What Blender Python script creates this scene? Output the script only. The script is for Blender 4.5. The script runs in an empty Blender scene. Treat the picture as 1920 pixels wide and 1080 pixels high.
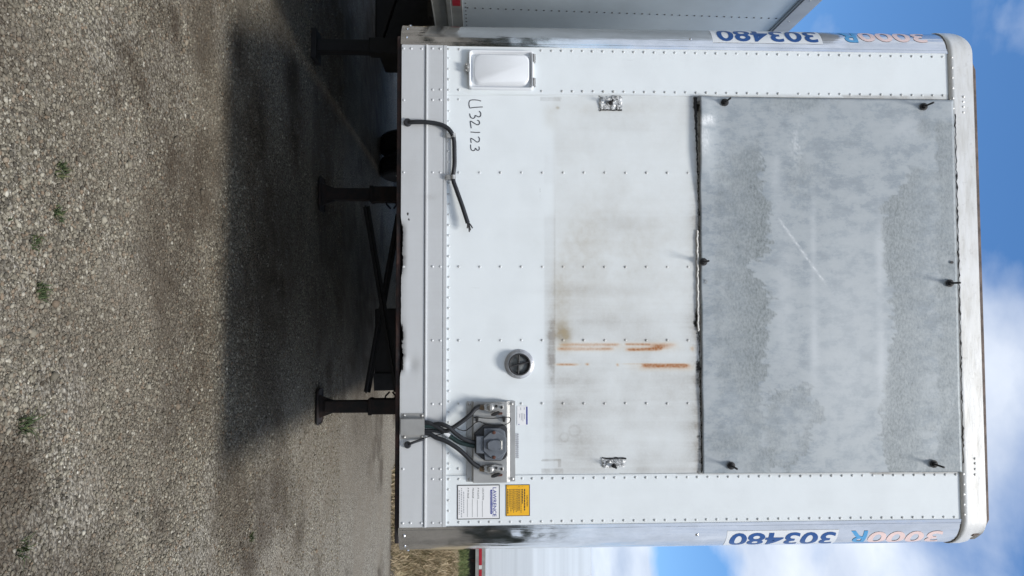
import bpy, bmesh, math, random
import numpy as np
from mathutils import Vector, Matrix

R = math.radians
random.seed(7)
rng = np.random.default_rng(11)
scene = bpy.context.scene
COL = scene.collection

# ------------------------------------------------------------------ camera
F_PX = 1333.0
CAM = np.array([0.178777, -3.424761, 1.434128])
YAW, PITCH, ROLL = R(-2.5629), R(2.4962), R(0.0316)
_f = np.array([math.sin(YAW) * math.cos(PITCH), math.cos(YAW) * math.cos(PITCH), math.sin(PITCH)])
_r = np.array([math.cos(YAW), -math.sin(YAW), 0.0])
_u = np.cross(_r, _f)
AX_R = math.cos(ROLL) * _r + math.sin(ROLL) * _u
AX_U = -math.sin(ROLL) * _r + math.cos(ROLL) * _u
cam_data = bpy.data.cameras.new('camera')
cam = bpy.data.objects.new('camera', cam_data)
COL.objects.link(cam)
cam_data.sensor_fit = 'HORIZONTAL'
cam_data.sensor_width = 36.0
cam_data.lens = F_PX / 1920.0 * 36.0
cam_data.clip_start = 0.05
cam_data.clip_end = 2000.0
m = Matrix.Identity(4)
for i in range(3):
    m[i][0] = AX_U[i]          # the photograph lies on its side: picture right is up in the world
    m[i][1] = -AX_R[i]
    m[i][2] = -_f[i]
    m[i][3] = CAM[i]
cam.matrix_world = m
scene.camera = cam

# ------------------------------------------------------------------ light
SUN_DIR = Vector((0.27, -0.54, 1.0)).normalized()     # towards the sun
SUN_EL = math.asin(SUN_DIR.z)
SUN_AZ = math.atan2(SUN_DIR.x, SUN_DIR.y)             # from +Y towards +X
sun_data = bpy.data.lights.new('sun', 'SUN')
sun_data.energy = 2.75
sun_data.angle = R(13.0)
sun_data.color = (1.0, 0.955, 0.89)
sun = bpy.data.objects.new('sun', sun_data)
COL.objects.link(sun)
sun.rotation_euler = SUN_DIR.to_track_quat('Z', 'Y').to_euler()

world = bpy.data.worlds.new('World')
scene.world = world
world.use_nodes = True
wn, wl = world.node_tree.nodes, world.node_tree.links
wn.clear()


def wnode(t, **kw):
    n = wn.new(t)
    for k, v in kw.items():
        setattr(n, k, v)
    return n


def wmath(op, a, b=None, c=None, clamp=False):
    n = wnode('ShaderNodeMath', operation=op, use_clamp=clamp)
    for i, v in enumerate((a, b, c)):
        if v is None:
            continue
        if isinstance(v, (int, float)):
            n.inputs[i].default_value = v
        else:
            wl.new(v, n.inputs[i])
    return n.outputs[0]


out = wnode('ShaderNodeOutputWorld')
bg = wnode('ShaderNodeBackground')
SKY_STRENGTH = 0.14
bg.inputs['Strength'].default_value = SKY_STRENGTH
sky = wnode('ShaderNodeTexSky', sky_type='NISHITA', sun_disc=False, sun_elevation=SUN_EL, sun_rotation=SUN_AZ)
sky.air_density = 1.0
sky.dust_density = 0.15
sky.ozone_density = 3.5
tc = wnode('ShaderNodeTexCoord')
sep = wnode('ShaderNodeSeparateXYZ')
wl.new(tc.outputs['Generated'], sep.inputs[0])
zz = wmath('ADD', wmath('MAXIMUM', sep.outputs['Z'], 0.0), 0.22)
cx = wmath('DIVIDE', sep.outputs['X'], zz)
cy = wmath('DIVIDE', sep.outputs['Y'], zz)
comb = wnode('ShaderNodeCombineXYZ')
wl.new(cx, comb.inputs[0])
wl.new(cy, comb.inputs[1])
comb.inputs[2].default_value = 8.3
n1 = wnode('ShaderNodeTexNoise')
n1.inputs['Scale'].default_value = 2.1
n1.inputs['Detail'].default_value = 9
n1.inputs['Roughness'].default_value = 0.5
n1.inputs['Distortion'].default_value = 0.1
wl.new(comb.outputs[0], n1.inputs['Vector'])
# more cloud to the right of the view, more blue to the left
bias = wmath('MULTIPLY', cx, 0.085)
back = wmath('MULTIPLY', wmath('MINIMUM', wmath('ADD', cy, 0.2), 0.0), -0.13)   # more cloud behind the viewer
cov = wmath('ADD', wmath('ADD', n1.outputs['Fac'], bias), wmath('MINIMUM', back, 0.17))


def bank_of_cloud(px, py, deg, amount, d=None):
    """more (or less) cloud round one direction of the sky"""
    global cov
    if d is None:
        d = _f + (px - 960.0) / F_PX * AX_U + (py - 540.0) / F_PX * AX_R
    d = np.asarray(d, float)
    d = d / np.linalg.norm(d)
    q = wnode('ShaderNodeVectorMath', operation='DOT_PRODUCT')
    wl.new(tc.outputs['Generated'], q.inputs[0])
    q.inputs[1].default_value = tuple(float(k) for k in d)
    c0 = math.cos(R(deg))
    t = wmath('DIVIDE', wmath('SUBTRACT', q.outputs['Value'], c0), 1.0 - c0, clamp=True)
    cov = wmath('ADD', cov, wmath('MULTIPLY', t, amount))


bank_of_cloud(1120, 1075, 11, 0.30)
bank_of_cloud(1315, 1075, 4.0, -0.34)
bank_of_cloud(1520, 1080, 9, 0.16)
bank_of_cloud(1850, 320, 9, -0.16)
bank_of_cloud(1600, 0, 9, -0.20)
bank_of_cloud(1900, 110, 5, 0.12)
bank_of_cloud(1890, 760, 8, 0.10)
bank_of_cloud(0, 0, 48, 0.30, (-1.0, -0.45, 0.5))      # clouds to either side, mirrored in the posts
bank_of_cloud(0, 0, 48, 0.30, (1.0, -0.45, 0.5))
ramp = wnode('ShaderNodeValToRGB')
ramp.color_ramp.elements[0].position = 0.46
ramp.color_ramp.elements[1].position = 0.66
wl.new(cov, ramp.inputs[0])
n2 = wnode('ShaderNodeTexNoise')
n2.inputs['Scale'].default_value = 3.6
n2.inputs['Detail'].default_value = 6
wl.new(comb.outputs[0], n2.inputs['Vector'])
crmp = wnode('ShaderNodeValToRGB')
crmp.color_ramp.elements[0].color = (2.9, 3.35, 4.2, 1)
crmp.color_ramp.elements[0].position = 0.3
crmp.color_ramp.elements[1].color = (4.9, 5.25, 5.8, 1)
crmp.color_ramp.elements[1].position = 0.66
wl.new(n2.outputs['Fac'], crmp.inputs[0])
mix = wnode('ShaderNodeMix', data_type='RGBA')
n3 = wnode('ShaderNodeTexNoise')
n3.inputs['Scale'].default_value = 1.15
n3.inputs['Detail'].default_value = 7
n3.inputs['Roughness'].default_value = 0.52
n3.inputs['Distortion'].default_value = 0.15
mp3 = wnode('ShaderNodeMapping')
mp3.inputs['Location'].default_value = (9.1, 3.4, 3.0)
mp3.inputs['Scale'].default_value = (1.5, 1.5, 1.0)
wl.new(comb.outputs[0], mp3.inputs[0])
wl.new(mp3.outputs[0], n3.inputs['Vector'])
veil = wnode('ShaderNodeValToRGB')
veil.color_ramp.elements[0].position = 0.55
veil.color_ramp.elements[1].position = 0.74
veil.color_ramp.elements[1].color = (0.75, 0.75, 0.75, 1)
wl.new(n3.outputs['Fac'], veil.inputs[0])
wl.new(wmath('MULTIPLY', wmath('MAXIMUM', ramp.outputs[0], veil.outputs[0]), 0.92), mix.inputs[0])
hs = wnode('ShaderNodeHueSaturation')
hs.inputs['Saturation'].default_value = 1.18
wl.new(sky.outputs[0], hs.inputs['Color'])
wl.new(hs.outputs[0], mix.inputs[6])
wl.new(crmp.outputs[0], mix.inputs[7])
wl.new(mix.outputs[2], bg.inputs['Color'])
wl.new(bg.outputs[0], out.inputs['Surface'])

scene.view_settings.view_transform = 'Standard'
scene.view_settings.look = 'None'
scene.view_settings.exposure = 0.50
scene.view_settings.gamma = 1.0
scene.render.engine = 'CYCLES'
scene.cycles.max_bounces = 6
scene.cycles.diffuse_bounces = 3
scene.cycles.glossy_bounces = 3
scene.cycles.use_denoising = True


# ------------------------------------------------------------------ geometry helpers
def ray(px, py):
    return CAM, _f + (px - 960.0) / F_PX * AX_U + (py - 540.0) / F_PX * AX_R


def P(px, py, Y=0.0):
    """point of the front face (plane Y) seen at a place of the photograph -> x, z"""
    o, d = ray(px, py)
    t = (Y - o[1]) / d[1]
    q = o + t * d
    return float(q[0]), float(q[2])


def PG(px, py, Z=0.0):
    o, d = ray(px, py)
    t = (Z - o[2]) / d[2]
    q = o + t * d
    return float(q[0]), float(q[1])


def PX(px, py, X):
    o, d = ray(px, py)
    t = (X - o[0]) / d[0]
    q = o + t * d
    return float(q[1]), float(q[2])


def project(V):
    D = V - CAM
    z = D @ _f
    return 960 + F_PX * (D @ AX_U) / z, 540 + F_PX * (D @ AX_R) / z


class MB:
    def __init__(self):
        self.v, self.f, self.mi = [], [], []

    def add(self, verts, faces, mi=0):
        o = len(self.v)
        self.v.extend([tuple(q) for q in verts])
        self.f.extend([tuple(i + o for i in q) for q in faces])
        self.mi.extend([mi] * len(faces))
        return self

    def build(self, name, mats, parent=None, smooth=None, bevel=0.0):
        me = bpy.data.meshes.new(name)
        me.from_pydata(self.v, [], self.f)
        if not isinstance(mats, (list, tuple)):
            mats = [mats]
        for q in mats:
            me.materials.append(q)
        if len(mats) > 1:
            me.polygons.foreach_set('material_index', self.mi)
        bm = bmesh.new()
        bm.from_mesh(me)
        bmesh.ops.recalc_face_normals(bm, faces=bm.faces)
        bm.to_mesh(me)
        bm.free()
        if smooth is not None:
            me.shade_smooth()
            me.set_sharp_from_angle(angle=R(smooth))
        ob = bpy.data.objects.new(name, me)
        COL.objects.link(ob)
        if parent:
            ob.parent = parent
        if bevel:
            md = ob.modifiers.new('bevel', 'BEVEL')
            md.width = bevel
            md.segments = 2
            md.limit_method = 'ANGLE'
        return ob


def box(mb, x0, x1, y0, y1, z0, z1, mi=0):
    v = [(x, y, z) for x in (x0, x1) for y in (y0, y1) for z in (z0, z1)]
    f = [(0, 1, 3, 2), (4, 6, 7, 5), (0, 4, 5, 1), (2, 3, 7, 6), (0, 2, 6, 4), (1, 5, 7, 3)]
    return mb.add(v, f, mi)


def prism(mb, pts, y0, y1, mi=0):
    """polygon in x, z pushed through y0..y1"""
    n = len(pts)
    v = [(x, y0, z) for x, z in pts] + [(x, y1, z) for x, z in pts]
    f = [tuple(range(n)), tuple(range(2 * n - 1, n - 1, -1))]
    f += [(i, n + i, n + (i + 1) % n, (i + 1) % n) for i in range(n)]
    return mb.add(v, f, mi)


def bar(mb, a, b, w, t, up=(0, 0, 1), mi=0):
    a, b = Vector(a), Vector(b)
    d = (b - a).normalized()
    s = d.cross(Vector(up)).normalized()
    n = s.cross(d).normalized()
    v = []
    for q in (a, b):
        for i, j in ((-1, -1), (1, -1), (1, 1), (-1, 1)):
            v.append(q + s * (i * t / 2) + n * (j * w / 2))
    return mb.add(v, [(0, 1, 2, 3), (7, 6, 5, 4), (0, 4, 5, 1), (1, 5, 6, 2), (2, 6, 7, 3), (3, 7, 4, 0)], mi)


def catmull(pts, n=8):
    pts = [Vector(q) for q in pts]
    res = []
    ext = [pts[0] * 2 - pts[1]] + pts + [pts[-1] * 2 - pts[-2]]
    for i in range(1, len(ext) - 2):
        p0, p1, p2, p3 = ext[i - 1:i + 3]
        for k in range(n):
            t = k / n
            res.append(0.5 * ((2 * p1) + (p2 - p0) * t + (2 * p0 - 5 * p1 + 4 * p2 - p3) * t * t
                              + (3 * p1 - p0 - 3 * p2 + p3) * t ** 3))
    res.append(pts[-1])
    return res


def tube(mb, pts, r, n=10, mi=0):
    pts = [Vector(q) for q in pts]
    rad = r if isinstance(r, (list, tuple)) else [r] * len(pts)
    d0 = (pts[1] - pts[0]).normalized()
    s = d0.orthogonal().normalized()
    v, f = [], []
    for i, q in enumerate(pts):
        d = (pts[min(i + 1, len(pts) - 1)] - pts[max(i - 1, 0)]).normalized()
        s = (s - d * s.dot(d)).normalized()
        t = d.cross(s)
        for k in range(n):
            a = 2 * math.pi * k / n
            v.append(q + (s * math.cos(a) + t * math.sin(a)) * rad[i])
    for i in range(len(pts) - 1):
        for k in range(n):
            f.append((i * n + k, i * n + (k + 1) % n, (i + 1) * n + (k + 1) % n, (i + 1) * n + k))
    f.append(tuple(range(n))[::-1])
    f.append(tuple((len(pts) - 1) * n + k for k in range(n)))
    return mb.add(v, f, mi)


def lathe(mb, prof, c, axis, n=32, mi=0, closed_ends=True):
    """prof: (distance along axis, radius)"""
    c, ax = Vector(c), Vector(axis).normalized()
    s = ax.orthogonal().normalized()
    t = ax.cross(s)
    v, f = [], []
    for d, r in prof:
        for k in range(n):
            a = 2 * math.pi * k / n
            v.append(c + ax * d + (s * math.cos(a) + t * math.sin(a)) * max(r, 1e-5))
    for i in range(len(prof) - 1):
        for k in range(n):
            f.append((i * n + k, i * n + (k + 1) % n, (i + 1) * n + (k + 1) % n, (i + 1) * n + k))
    if closed_ends:
        f.append(tuple(range(n))[::-1])
        f.append(tuple((len(prof) - 1) * n + k for k in range(n)))
    return mb.add(v, f, mi)


def dome(mb, c, r=0.007, h=0.0042, axis=(0, -1, 0), n=10, mi=0):
    lathe(mb, [(-0.001, r), (h * 0.35, r * 0.95), (h * 0.75, r * 0.66), (h, r * 0.22)], c, axis, n, mi)


def rrect(x0, x1, z0, z1, r, n=6):
    pts = []
    for cx_, cz_, a0 in ((x1 - r, z1 - r, 0), (x0 + r, z1 - r, 90), (x0 + r, z0 + r, 180), (x1 - r, z0 + r, 270)):
        for k in range(n + 1):
            a = R(a0 + 90 * k / n)
            pts.append((cx_ + r * math.cos(a), cz_ + r * math.sin(a)))
    return pts


def loft(mb, loops, mi=0, cap=True):
    n = len(loops[0])
    v = [q for lp in loops for q in lp]
    f = []
    for i in range(len(loops) - 1):
        for k in range(n):
            f.append((i * n + k, i * n + (k + 1) % n, (i + 1) * n + (k + 1) % n, (i + 1) * n + k))
    if cap:
        f.append(tuple((len(loops) - 1) * n + k for k in range(n)))
    return mb.add(v, f, mi)


def empty(name, loc=(0, 0, 0), label=None, cat=None, group=None):
    o = bpy.data.objects.new(name, None)
    COL.objects.link(o)
    o.location = loc
    o.empty_display_size = 0.2
    tag(o, label, cat, group)
    return o


def tag(o, label=None, cat=None, group=None, kind=None):
    if label:
        o['label'] = label
    if cat:
        o['category'] = cat
    if group:
        o['group'] = group
    if kind:
        o['kind'] = kind
    return o


def text_geo(body, size, shear=0.0, offset=0.0, spacing=1.0, align='LEFT'):
    cu = bpy.data.curves.new('lettering', 'FONT')
    cu.body = body
    cu.size = size
    cu.shear = shear
    cu.offset = offset
    cu.space_character = spacing
    cu.align_x = align
    cu.resolution_u = 4
    o = bpy.data.objects.new('lettering', cu)
    COL.objects.link(o)
    dg = bpy.context.evaluated_depsgraph_get()
    dg.update()
    me = bpy.data.meshes.new_from_object(o.evaluated_get(dg))
    v = [tuple(q.co) for q in me.vertices]
    f = [tuple(q.vertices) for q in me.polygons]
    bpy.data.objects.remove(o)
    bpy.data.curves.remove(cu)
    bpy.data.meshes.remove(me)
    return v, f


def add_text(mb, body, x, z, h, width=None, Y=0.0, mi=0, **kw):
    """flat lettering in the plane Y, left end at x, baseline z, capital height h, squeezed to width"""
    if 'offset' in kw:
        kw['offset'] *= h / 0.69
    v, f = text_geo(body, h / 0.69, **kw)
    if not v:
        return
    x0 = min(q[0] for q in v)
    x1 = max(q[0] for q in v)
    s = 1.0 if width is None else width / (x1 - x0)
    mb.add([(x + (a - x0) * s, Y, z + b) for a, b, c in v], f, mi)


# ------------------------------------------------------------------ materials
def new_mat(name):
    mt = bpy.data.materials.new(name)
    mt.use_nodes = True
    nt = mt.node_tree
    return mt, nt, nt.nodes['Principled BSDF']


class NT:
    def __init__(self, nt):
        self.nt, self.N, self.L = nt, nt.nodes, nt.links

    def n(self, t, **kw):
        q = self.N.new(t)
        for k, v in kw.items():
            setattr(q, k, v)
        return q

    def coord(self, scale=(1, 1, 1), kind='Object', loc=(0, 0, 0)):
        t = self.n('ShaderNodeTexCoord')
        mp = self.n('ShaderNodeMapping')
        mp.inputs['Scale'].default_value = scale
        mp.inputs['Location'].default_value = loc
        self.L.new(t.outputs[kind], mp.inputs[0])
        return mp.outputs[0]

    def noise(self, vec, scale, detail=4, rough=0.55, dist=0.0):
        q = self.n('ShaderNodeTexNoise')
        q.inputs['Scale'].default_value = scale
        q.inputs['Detail'].default_value = detail
        q.inputs['Roughness'].default_value = rough
        q.inputs['Distortion'].default_value = dist
        self.L.new(vec, q.inputs['Vector'])
        return q.outputs['Fac']

    def vor(self, vec, scale, feature='F1'):
        q = self.n('ShaderNodeTexVoronoi', feature=feature)
        q.inputs['Scale'].default_value = scale
        self.L.new(vec, q.inputs['Vector'])
        return q

    def math(self, op, a, b=None, clamp=False):
        q = self.n('ShaderNodeMath', operation=op, use_clamp=clamp)
        for i, v in enumerate((a, b)):
            if v is None:
                continue
            if isinstance(v, (int, float)):
                q.inputs[i].default_value = v
            else:
                self.L.new(v, q.inputs[i])
        return q.outputs[0]

    def ramp(self, fac, stops):
        q = self.n('ShaderNodeValToRGB')
        cr = q.color_ramp
        while len(cr.elements) < len(stops):
            cr.elements.new(0.5)
        for e, (p, c) in zip(cr.elements, stops):
            e.position = p
            e.color = (c, c, c, 1) if isinstance(c, (int, float)) else tuple(c) + (1,)
        self.L.new(fac, q.inputs[0])
        return q.outputs[0]

    def mix(self, fac, a, b, blend='MIX'):
        q = self.n('ShaderNodeMix', data_type='RGBA', blend_type=blend)
        for i, v in ((0, fac), (6, a), (7, b)):
            if isinstance(v, (int, float)):
                q.inputs[i].default_value = v
            elif isinstance(v, tuple):
                q.inputs[i].default_value = v + (1,) if len(v) == 3 else v
            else:
                self.L.new(v, q.inputs[i])
        return q.outputs[2]

    def attr(self, name):
        q = self.n('ShaderNodeAttribute')
        q.attribute_name = name
        return q

    def bump(self, h, strength, dist=0.01, normal=None):
        q = self.n('ShaderNodeBump')
        q.inputs['Strength'].default_value = strength
        q.inputs['Distance'].default_value = dist
        self.L.new(h, q.inputs['Height'])
        if normal is not None:
            self.L.new(normal, q.inputs['Normal'])
        return q.outputs[0]


def setp(b, **kw):
    for k, v in kw.items():
        b.inputs[k].default_value = v


def simple(name, col, rough=0.5, metal=0.0, var=0.12, scale=14.0, bump=0.0, spec=0.5, stretch=(1, 1, 1)):
    mt, nt, b = new_mat(name)
    q = NT(nt)
    c = q.coord(stretch)
    f = q.noise(c, scale, 5)
    lo = tuple(max(0.0, k * (1 - var)) for k in col)
    hi = tuple(min(1.0, k * (1 + var)) for k in col)
    nt.links.new(q.ramp(f, [(0.3, lo), (0.7, hi)]), b.inputs['Base Color'])
    setp(b, Roughness=rough, Metallic=metal)
    b.inputs['Specular IOR Level'].default_value = spec
    if bump:
        nt.links.new(q.bump(f, bump, 0.004), b.inputs['Normal'])
    return mt


M = {}


def painted_panel(name, base, rough=0.32, metal=0.0):
    """sheet metal with a 'dirt' attribute: R grey grime, G rust, B brown stain, A black tar"""
    mt, nt, b = new_mat(name)
    q = NT(nt)
    at = q.attr('dirt')
    sp = q.n('ShaderNodeSeparateColor')
    nt.links.new(at.outputs['Color'], sp.inputs[0])
    vert = q.coord((30, 30, 1.2))
    streak = q.noise(vert, 0.6, 9, 0.66, 0.4)
    fine = q.noise(q.coord(), 90.0, 6, 0.65)
    blot = q.noise(q.coord(), 5.0, 6, 0.6)
    mid = q.noise(q.coord(), 28.0, 6, 0.65)
    col = q.ramp(blot, [(0.25, tuple(k * 0.965 for k in base)), (0.75, base)])
    # grime: drawn out down the panel by rain, broken up by fine noise
    g = q.math('MULTIPLY', sp.outputs[0], q.ramp(streak, [(0.28, 0.55), (0.70, 1.35)]))
    g = q.math('MULTIPLY', g, q.ramp(fine, [(0.3, 0.75), (0.7, 1.1)]), clamp=True)
    col = q.mix(g, col, (0.30, 0.295, 0.285))
    br = q.math('MULTIPLY', sp.outputs[2], q.ramp(mid, [(0.2, 0.5), (0.7, 1.1)]), clamp=True)
    col = q.mix(br, col, (0.34, 0.285, 0.19))
    ru = q.math('MULTIPLY', sp.outputs[1], q.ramp(fine, [(0.25, 0.6), (0.7, 1.15)]), clamp=True)
    col = q.mix(ru, col, q.ramp(ru, [(0.12, (0.58, 0.42, 0.20)), (0.45, (0.50, 0.25, 0.07)), (0.95, (0.33, 0.125, 0.03))]))
    tar = q.math('ADD', at.outputs['Alpha'], q.math('MULTIPLY', q.math('SUBTRACT', mid, 0.5), 1.3))
    tar = q.math('MULTIPLY', q.ramp(tar, [(0.42, 0.0), (0.62, 1.0)]), q.ramp(at.outputs['Alpha'], [(0.02, 0.0), (0.12, 1.0)]))
    col = q.mix(tar, col, (0.018, 0.016, 0.014))
    # a few specks and scuffs anywhere
    sc = q.noise(q.coord((60, 60, 9)), 1.0, 3, 0.5)
    col = q.mix(q.ramp(sc, [(0.73, 0.0), (0.80, 0.22)]), col, (0.30, 0.29, 0.28))
    nt.links.new(col, b.inputs['Base Color'])
    rr = q.math('ADD', q.math('MULTIPLY', q.math('ADD', g, tar), 0.35), rough)
    nt.links.new(rr, b.inputs['Roughness'])
    setp(b, Metallic=metal)
    wav = q.noise(q.coord((1.0, 1.0, 0.7)), 3.0, 2, 0.4)
    nb = q.bump(wav, 0.22, 0.025)
    nb = q.bump(q.noise(q.coord((1, 1, 1)), 11.0, 2, 0.4), 0.10, 0.01, nb)
    nb = q.bump(fine, 0.05, 0.002, nb)
    nt.links.new(nb, b.inputs['Normal'])
    return mt


M['white'] = painted_panel('white_paint', (0.725, 0.772, 0.792))
M['rail'] = painted_panel('mill_aluminium', (0.60, 0.62, 0.635), 0.42, 0.25)


def galvanised():
    mt, nt, b = new_mat('galvanised_steel')
    q = NT(nt)
    at = q.attr('dirt')
    sp = q.n('ShaderNodeSeparateColor')
    nt.links.new(at.outputs['Color'], sp.inputs[0])
    c = q.coord()
    rag = q.noise(q.coord((1.25, 1, 1)), 16.0, 12, 0.78, 0.1)
    spk = q.noise(q.coord((1.0, 1.0, 1.7)), 60.0, 9, 0.74, 0.1)
    big = q.noise(c, 3.2, 5, 0.6)
    fine = q.noise(q.coord((9, 9, 1.2)), 14.0, 5, 0.6)
    z = q.math('ADD', sp.outputs[0], q.math('MULTIPLY', q.math('SUBTRACT', rag, 0.5), 0.95))
    zone = q.ramp(z, [(0.22, 0.0), (0.40, 0.45), (0.85, 1.0)])
    mot = q.noise(q.coord((1.4, 1, 0.9)), 9.0, 13, 0.76, 0.0)
    base = q.ramp(big, [(0.3, (0.215, 0.252, 0.285)), (0.7, (0.298, 0.338, 0.368))])
    base = q.mix(q.ramp(mot, [(0.44, 0.0), (0.52, 0.5), (0.66, 0.75)]), base, (0.40, 0.43, 0.445))
    base = q.mix(q.ramp(mot, [(0.36, 0.55), (0.43, 0.0)]), base, (0.215, 0.24, 0.26))
    base = q.mix(q.ramp(fine, [(0.3, 0.0), (0.75, 0.22)]), base, (0.42, 0.445, 0.46))
    dark = q.ramp(spk, [(0.34, (0.10, 0.118, 0.122)), (0.47, (0.195, 0.220, 0.228)), (0.64, (0.30, 0.328, 0.332))])
    col = q.mix(q.math('MULTIPLY', zone, 0.92), base, dark)
    col = q.mix(q.math('MULTIPLY', sp.outputs[1], 0.8, clamp=True), col, (0.50, 0.53, 0.55))
    wh = q.math('MULTIPLY', sp.outputs[2], q.ramp(spk, [(0.35, 0.3), (0.6, 1.2)]), clamp=True)
    col = q.mix(wh, col, (0.74, 0.76, 0.77))
    nt.links.new(col, b.inputs['Base Color'])
    setp(b, Metallic=0.2)
    nt.links.new(q.ramp(spk, [(0.3, 0.62), (0.7, 0.52)]), b.inputs['Roughness'])
    nb = q.bump(big, 0.2, 0.01)
    nb = q.bump(spk, 0.06, 0.002, nb)
    nt.links.new(nb, b.inputs['Normal'])
    return mt


M['galv'] = galvanised()


def polished():
    mt, nt, b = new_mat('polished_stainless')
    q = NT(nt)
    c = q.coord((38, 38, 1.6))
    a = q.noise(c, 1.0, 5, 0.55, 0.3)
    w = q.noise(q.coord((5, 5, 2.5)), 1.0, 3, 0.5)
    sm = q.noise(q.coord((12, 12, 5)), 1.0, 6, 0.65)
    setp(b, Metallic=1.0)
    nt.links.new(q.ramp(sm, [(0.3, (0.60, 0.60, 0.60)), (0.6, (0.74, 0.74, 0.745))]), b.inputs['Base Color'])
    nt.links.new(q.ramp(sm, [(0.3, 0.16), (0.65, 0.06)]), b.inputs['Roughness'])
    nb = q.bump(a, 0.30, 0.012)
    nb = q.bump(w, 0.16, 0.03, nb)
    nb = q.bump(sm, 0.05, 0.004, nb)
    nt.links.new(nb, b.inputs['Normal'])
    return mt


M['chrome'] = polished()


def cap_paint():
    mt, nt, b = new_mat('weathered_white_cap')
    q = NT(nt)
    d = q.noise(q.coord((3, 3, 14)), 1.6, 6, 0.62)
    f = q.noise(q.coord(), 40, 5, 0.6)
    col = q.ramp(d, [(0.28, (0.54, 0.525, 0.485)), (0.5, (0.68, 0.675, 0.65)), (0.68, (0.73, 0.73, 0.72))])
    col = q.mix(q.ramp(f, [(0.58, 0.0), (0.75, 0.3)]), col, (0.30, 0.28, 0.24))
    nt.links.new(col, b.inputs['Base Color'])
    setp(b, Roughness=0.38, Metallic=0.3)
    nt.links.new(q.bump(d, 0.12, 0.01), b.inputs['Normal'])
    return mt


M['cap'] = cap_paint()
M['rubber'] = simple('black_rubber', (0.016, 0.017, 0.021), 0.45, var=0.4, scale=30, bump=0.05)
M['hose'] = simple('dark_hose', (0.013, 0.0145, 0.018), 0.5, var=0.35, scale=30)
M['green_hose'] = simple('green_hose', (0.010, 0.028, 0.028), 0.5, var=0.3, scale=30)
M['black'] = simple('black_steel', (0.012, 0.0115, 0.012), 0.55, var=0.5, scale=20, bump=0.1)
M['under'] = simple('undercoat_black', (0.014, 0.0125, 0.012), 0.7, var=0.4, scale=9, bump=0.1)


def rusty(name, c0, c1, pos=(0.42, 0.62), rough=0.75):
    mt, nt, b = new_mat(name)
    q = NT(nt)
    n = q.noise(q.coord(), 11, 8, 0.68)
    nt.links.new(q.ramp(n, [(pos[0], c0), (pos[1], c1)]), b.inputs['Base Color'])
    setp(b, Roughness=rough)
    nt.links.new(q.bump(n, 0.25, 0.004), b.inputs['Normal'])
    return mt


M['rust_black'] = rusty('rusty_black_steel', (0.007, 0.006, 0.006), (0.026, 0.013, 0.009))
M['rust_edge'] = rusty('rusted_edge', (0.009, 0.006, 0.006), (0.050, 0.020, 0.014))
M['tray'] = simple('tray_aluminium', (0.42, 0.42, 0.41), 0.38, 0.55, 0.14, 9, 0.08)
M['zinc'] = simple('zinc_fitting', (0.36, 0.36, 0.35), 0.40, 0.6, 0.35, 40, 0.1)
M['socket_grey'] = simple('socket_grey', (0.105, 0.118, 0.138), 0.5, 0.0, 0.2, 25, 0.05)
M['socket_black'] = simple('socket_black', (0.022, 0.023, 0.026), 0.5, 0.0, 0.4, 25, 0.05)
M['rust_screw'] = simple('rusty_screw', (0.09, 0.034, 0.022), 0.7, 0.2, 0.3, 60)
M['dull_brass'] = simple('dull_brass', (0.085, 0.06, 0.035), 0.5, 0.5, 0.4, 40)
M['vent_metal'] = simple('vent_metal', (0.42, 0.43, 0.45), 0.4, 0.5, 0.25, 30, 0.05)
M['vent_dark'] = simple('vent_dark', (0.02, 0.02, 0.022), 0.6)
M['vent_mesh'] = simple('vent_screen', (0.12, 0.13, 0.13), 0.6, 0.2, 0.35, 45, 0.2)
M['box_white'] = simple('box_white_paint', (0.70, 0.725, 0.75), 0.35, 0.0, 0.03, 6)
M['sticker'] = simple('white_sticker', (0.74, 0.75, 0.76), 0.4, var=0.03)
M['yellow'] = simple('yellow_sticker', (0.80, 0.43, 0.015), 0.42, var=0.06, scale=30)
M['ink'] = simple('black_ink', (0.02, 0.02, 0.022), 0.5)
M['ink_grey'] = simple('grey_ink', (0.38, 0.39, 0.42), 0.5)
M['navy'] = simple('navy_ink', (0.030, 0.045, 0.26), 0.45, var=0.06)
M['blue'] = simple('blue_vinyl', (0.010, 0.072, 0.26), 0.35, var=0.06)
M['decal_white'] = simple('white_vinyl', (0.70, 0.73, 0.76), 0.35, var=0.03)
M['ghost_pink'] = simple('faded_pink_vinyl', (0.78, 0.60, 0.57), 0.4, var=0.06)
M['ghost_blue'] = simple('faded_blue_vinyl', (0.08, 0.33, 0.62), 0.4, var=0.12)
M['marker'] = simple('marker_ink', (0.035, 0.036, 0.05), 0.5)
M['caulk'] = simple('white_sealant', (0.66, 0.65, 0.62), 0.6, var=0.12, scale=40, bump=0.3)
M['torn'] = simple('torn_foil', (0.50, 0.51, 0.51), 0.45, 0.4, 0.35, 45, 0.5)
M['tyre'] = simple('tyre_rubber', (0.012, 0.012, 0.013), 0.75, var=0.4, scale=20, bump=0.1)
M['rim'] = simple('white_rim', (0.55, 0.55, 0.53), 0.5, var=0.15)
M['red'] = simple('red_reflector', (0.34, 0.012, 0.025), 0.35, var=0.12)
M['silver_wall'] = simple('aluminium_wall', (0.58, 0.64, 0.68), 0.40, 0.15, 0.10, 2.2, 0.03)
M['dark_rivet'] = simple('dull_rivet', (0.09, 0.095, 0.10), 0.6, 0.3, 0.3, 40)
M['dull_rail'] = simple('dull_rail', (0.30, 0.30, 0.285), 0.5, 0.4, 0.2, 6)
M['top_rail'] = simple('top_rail_aluminium', (0.40, 0.41, 0.42), 0.42, 0.4, 0.1, 6)
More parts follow.
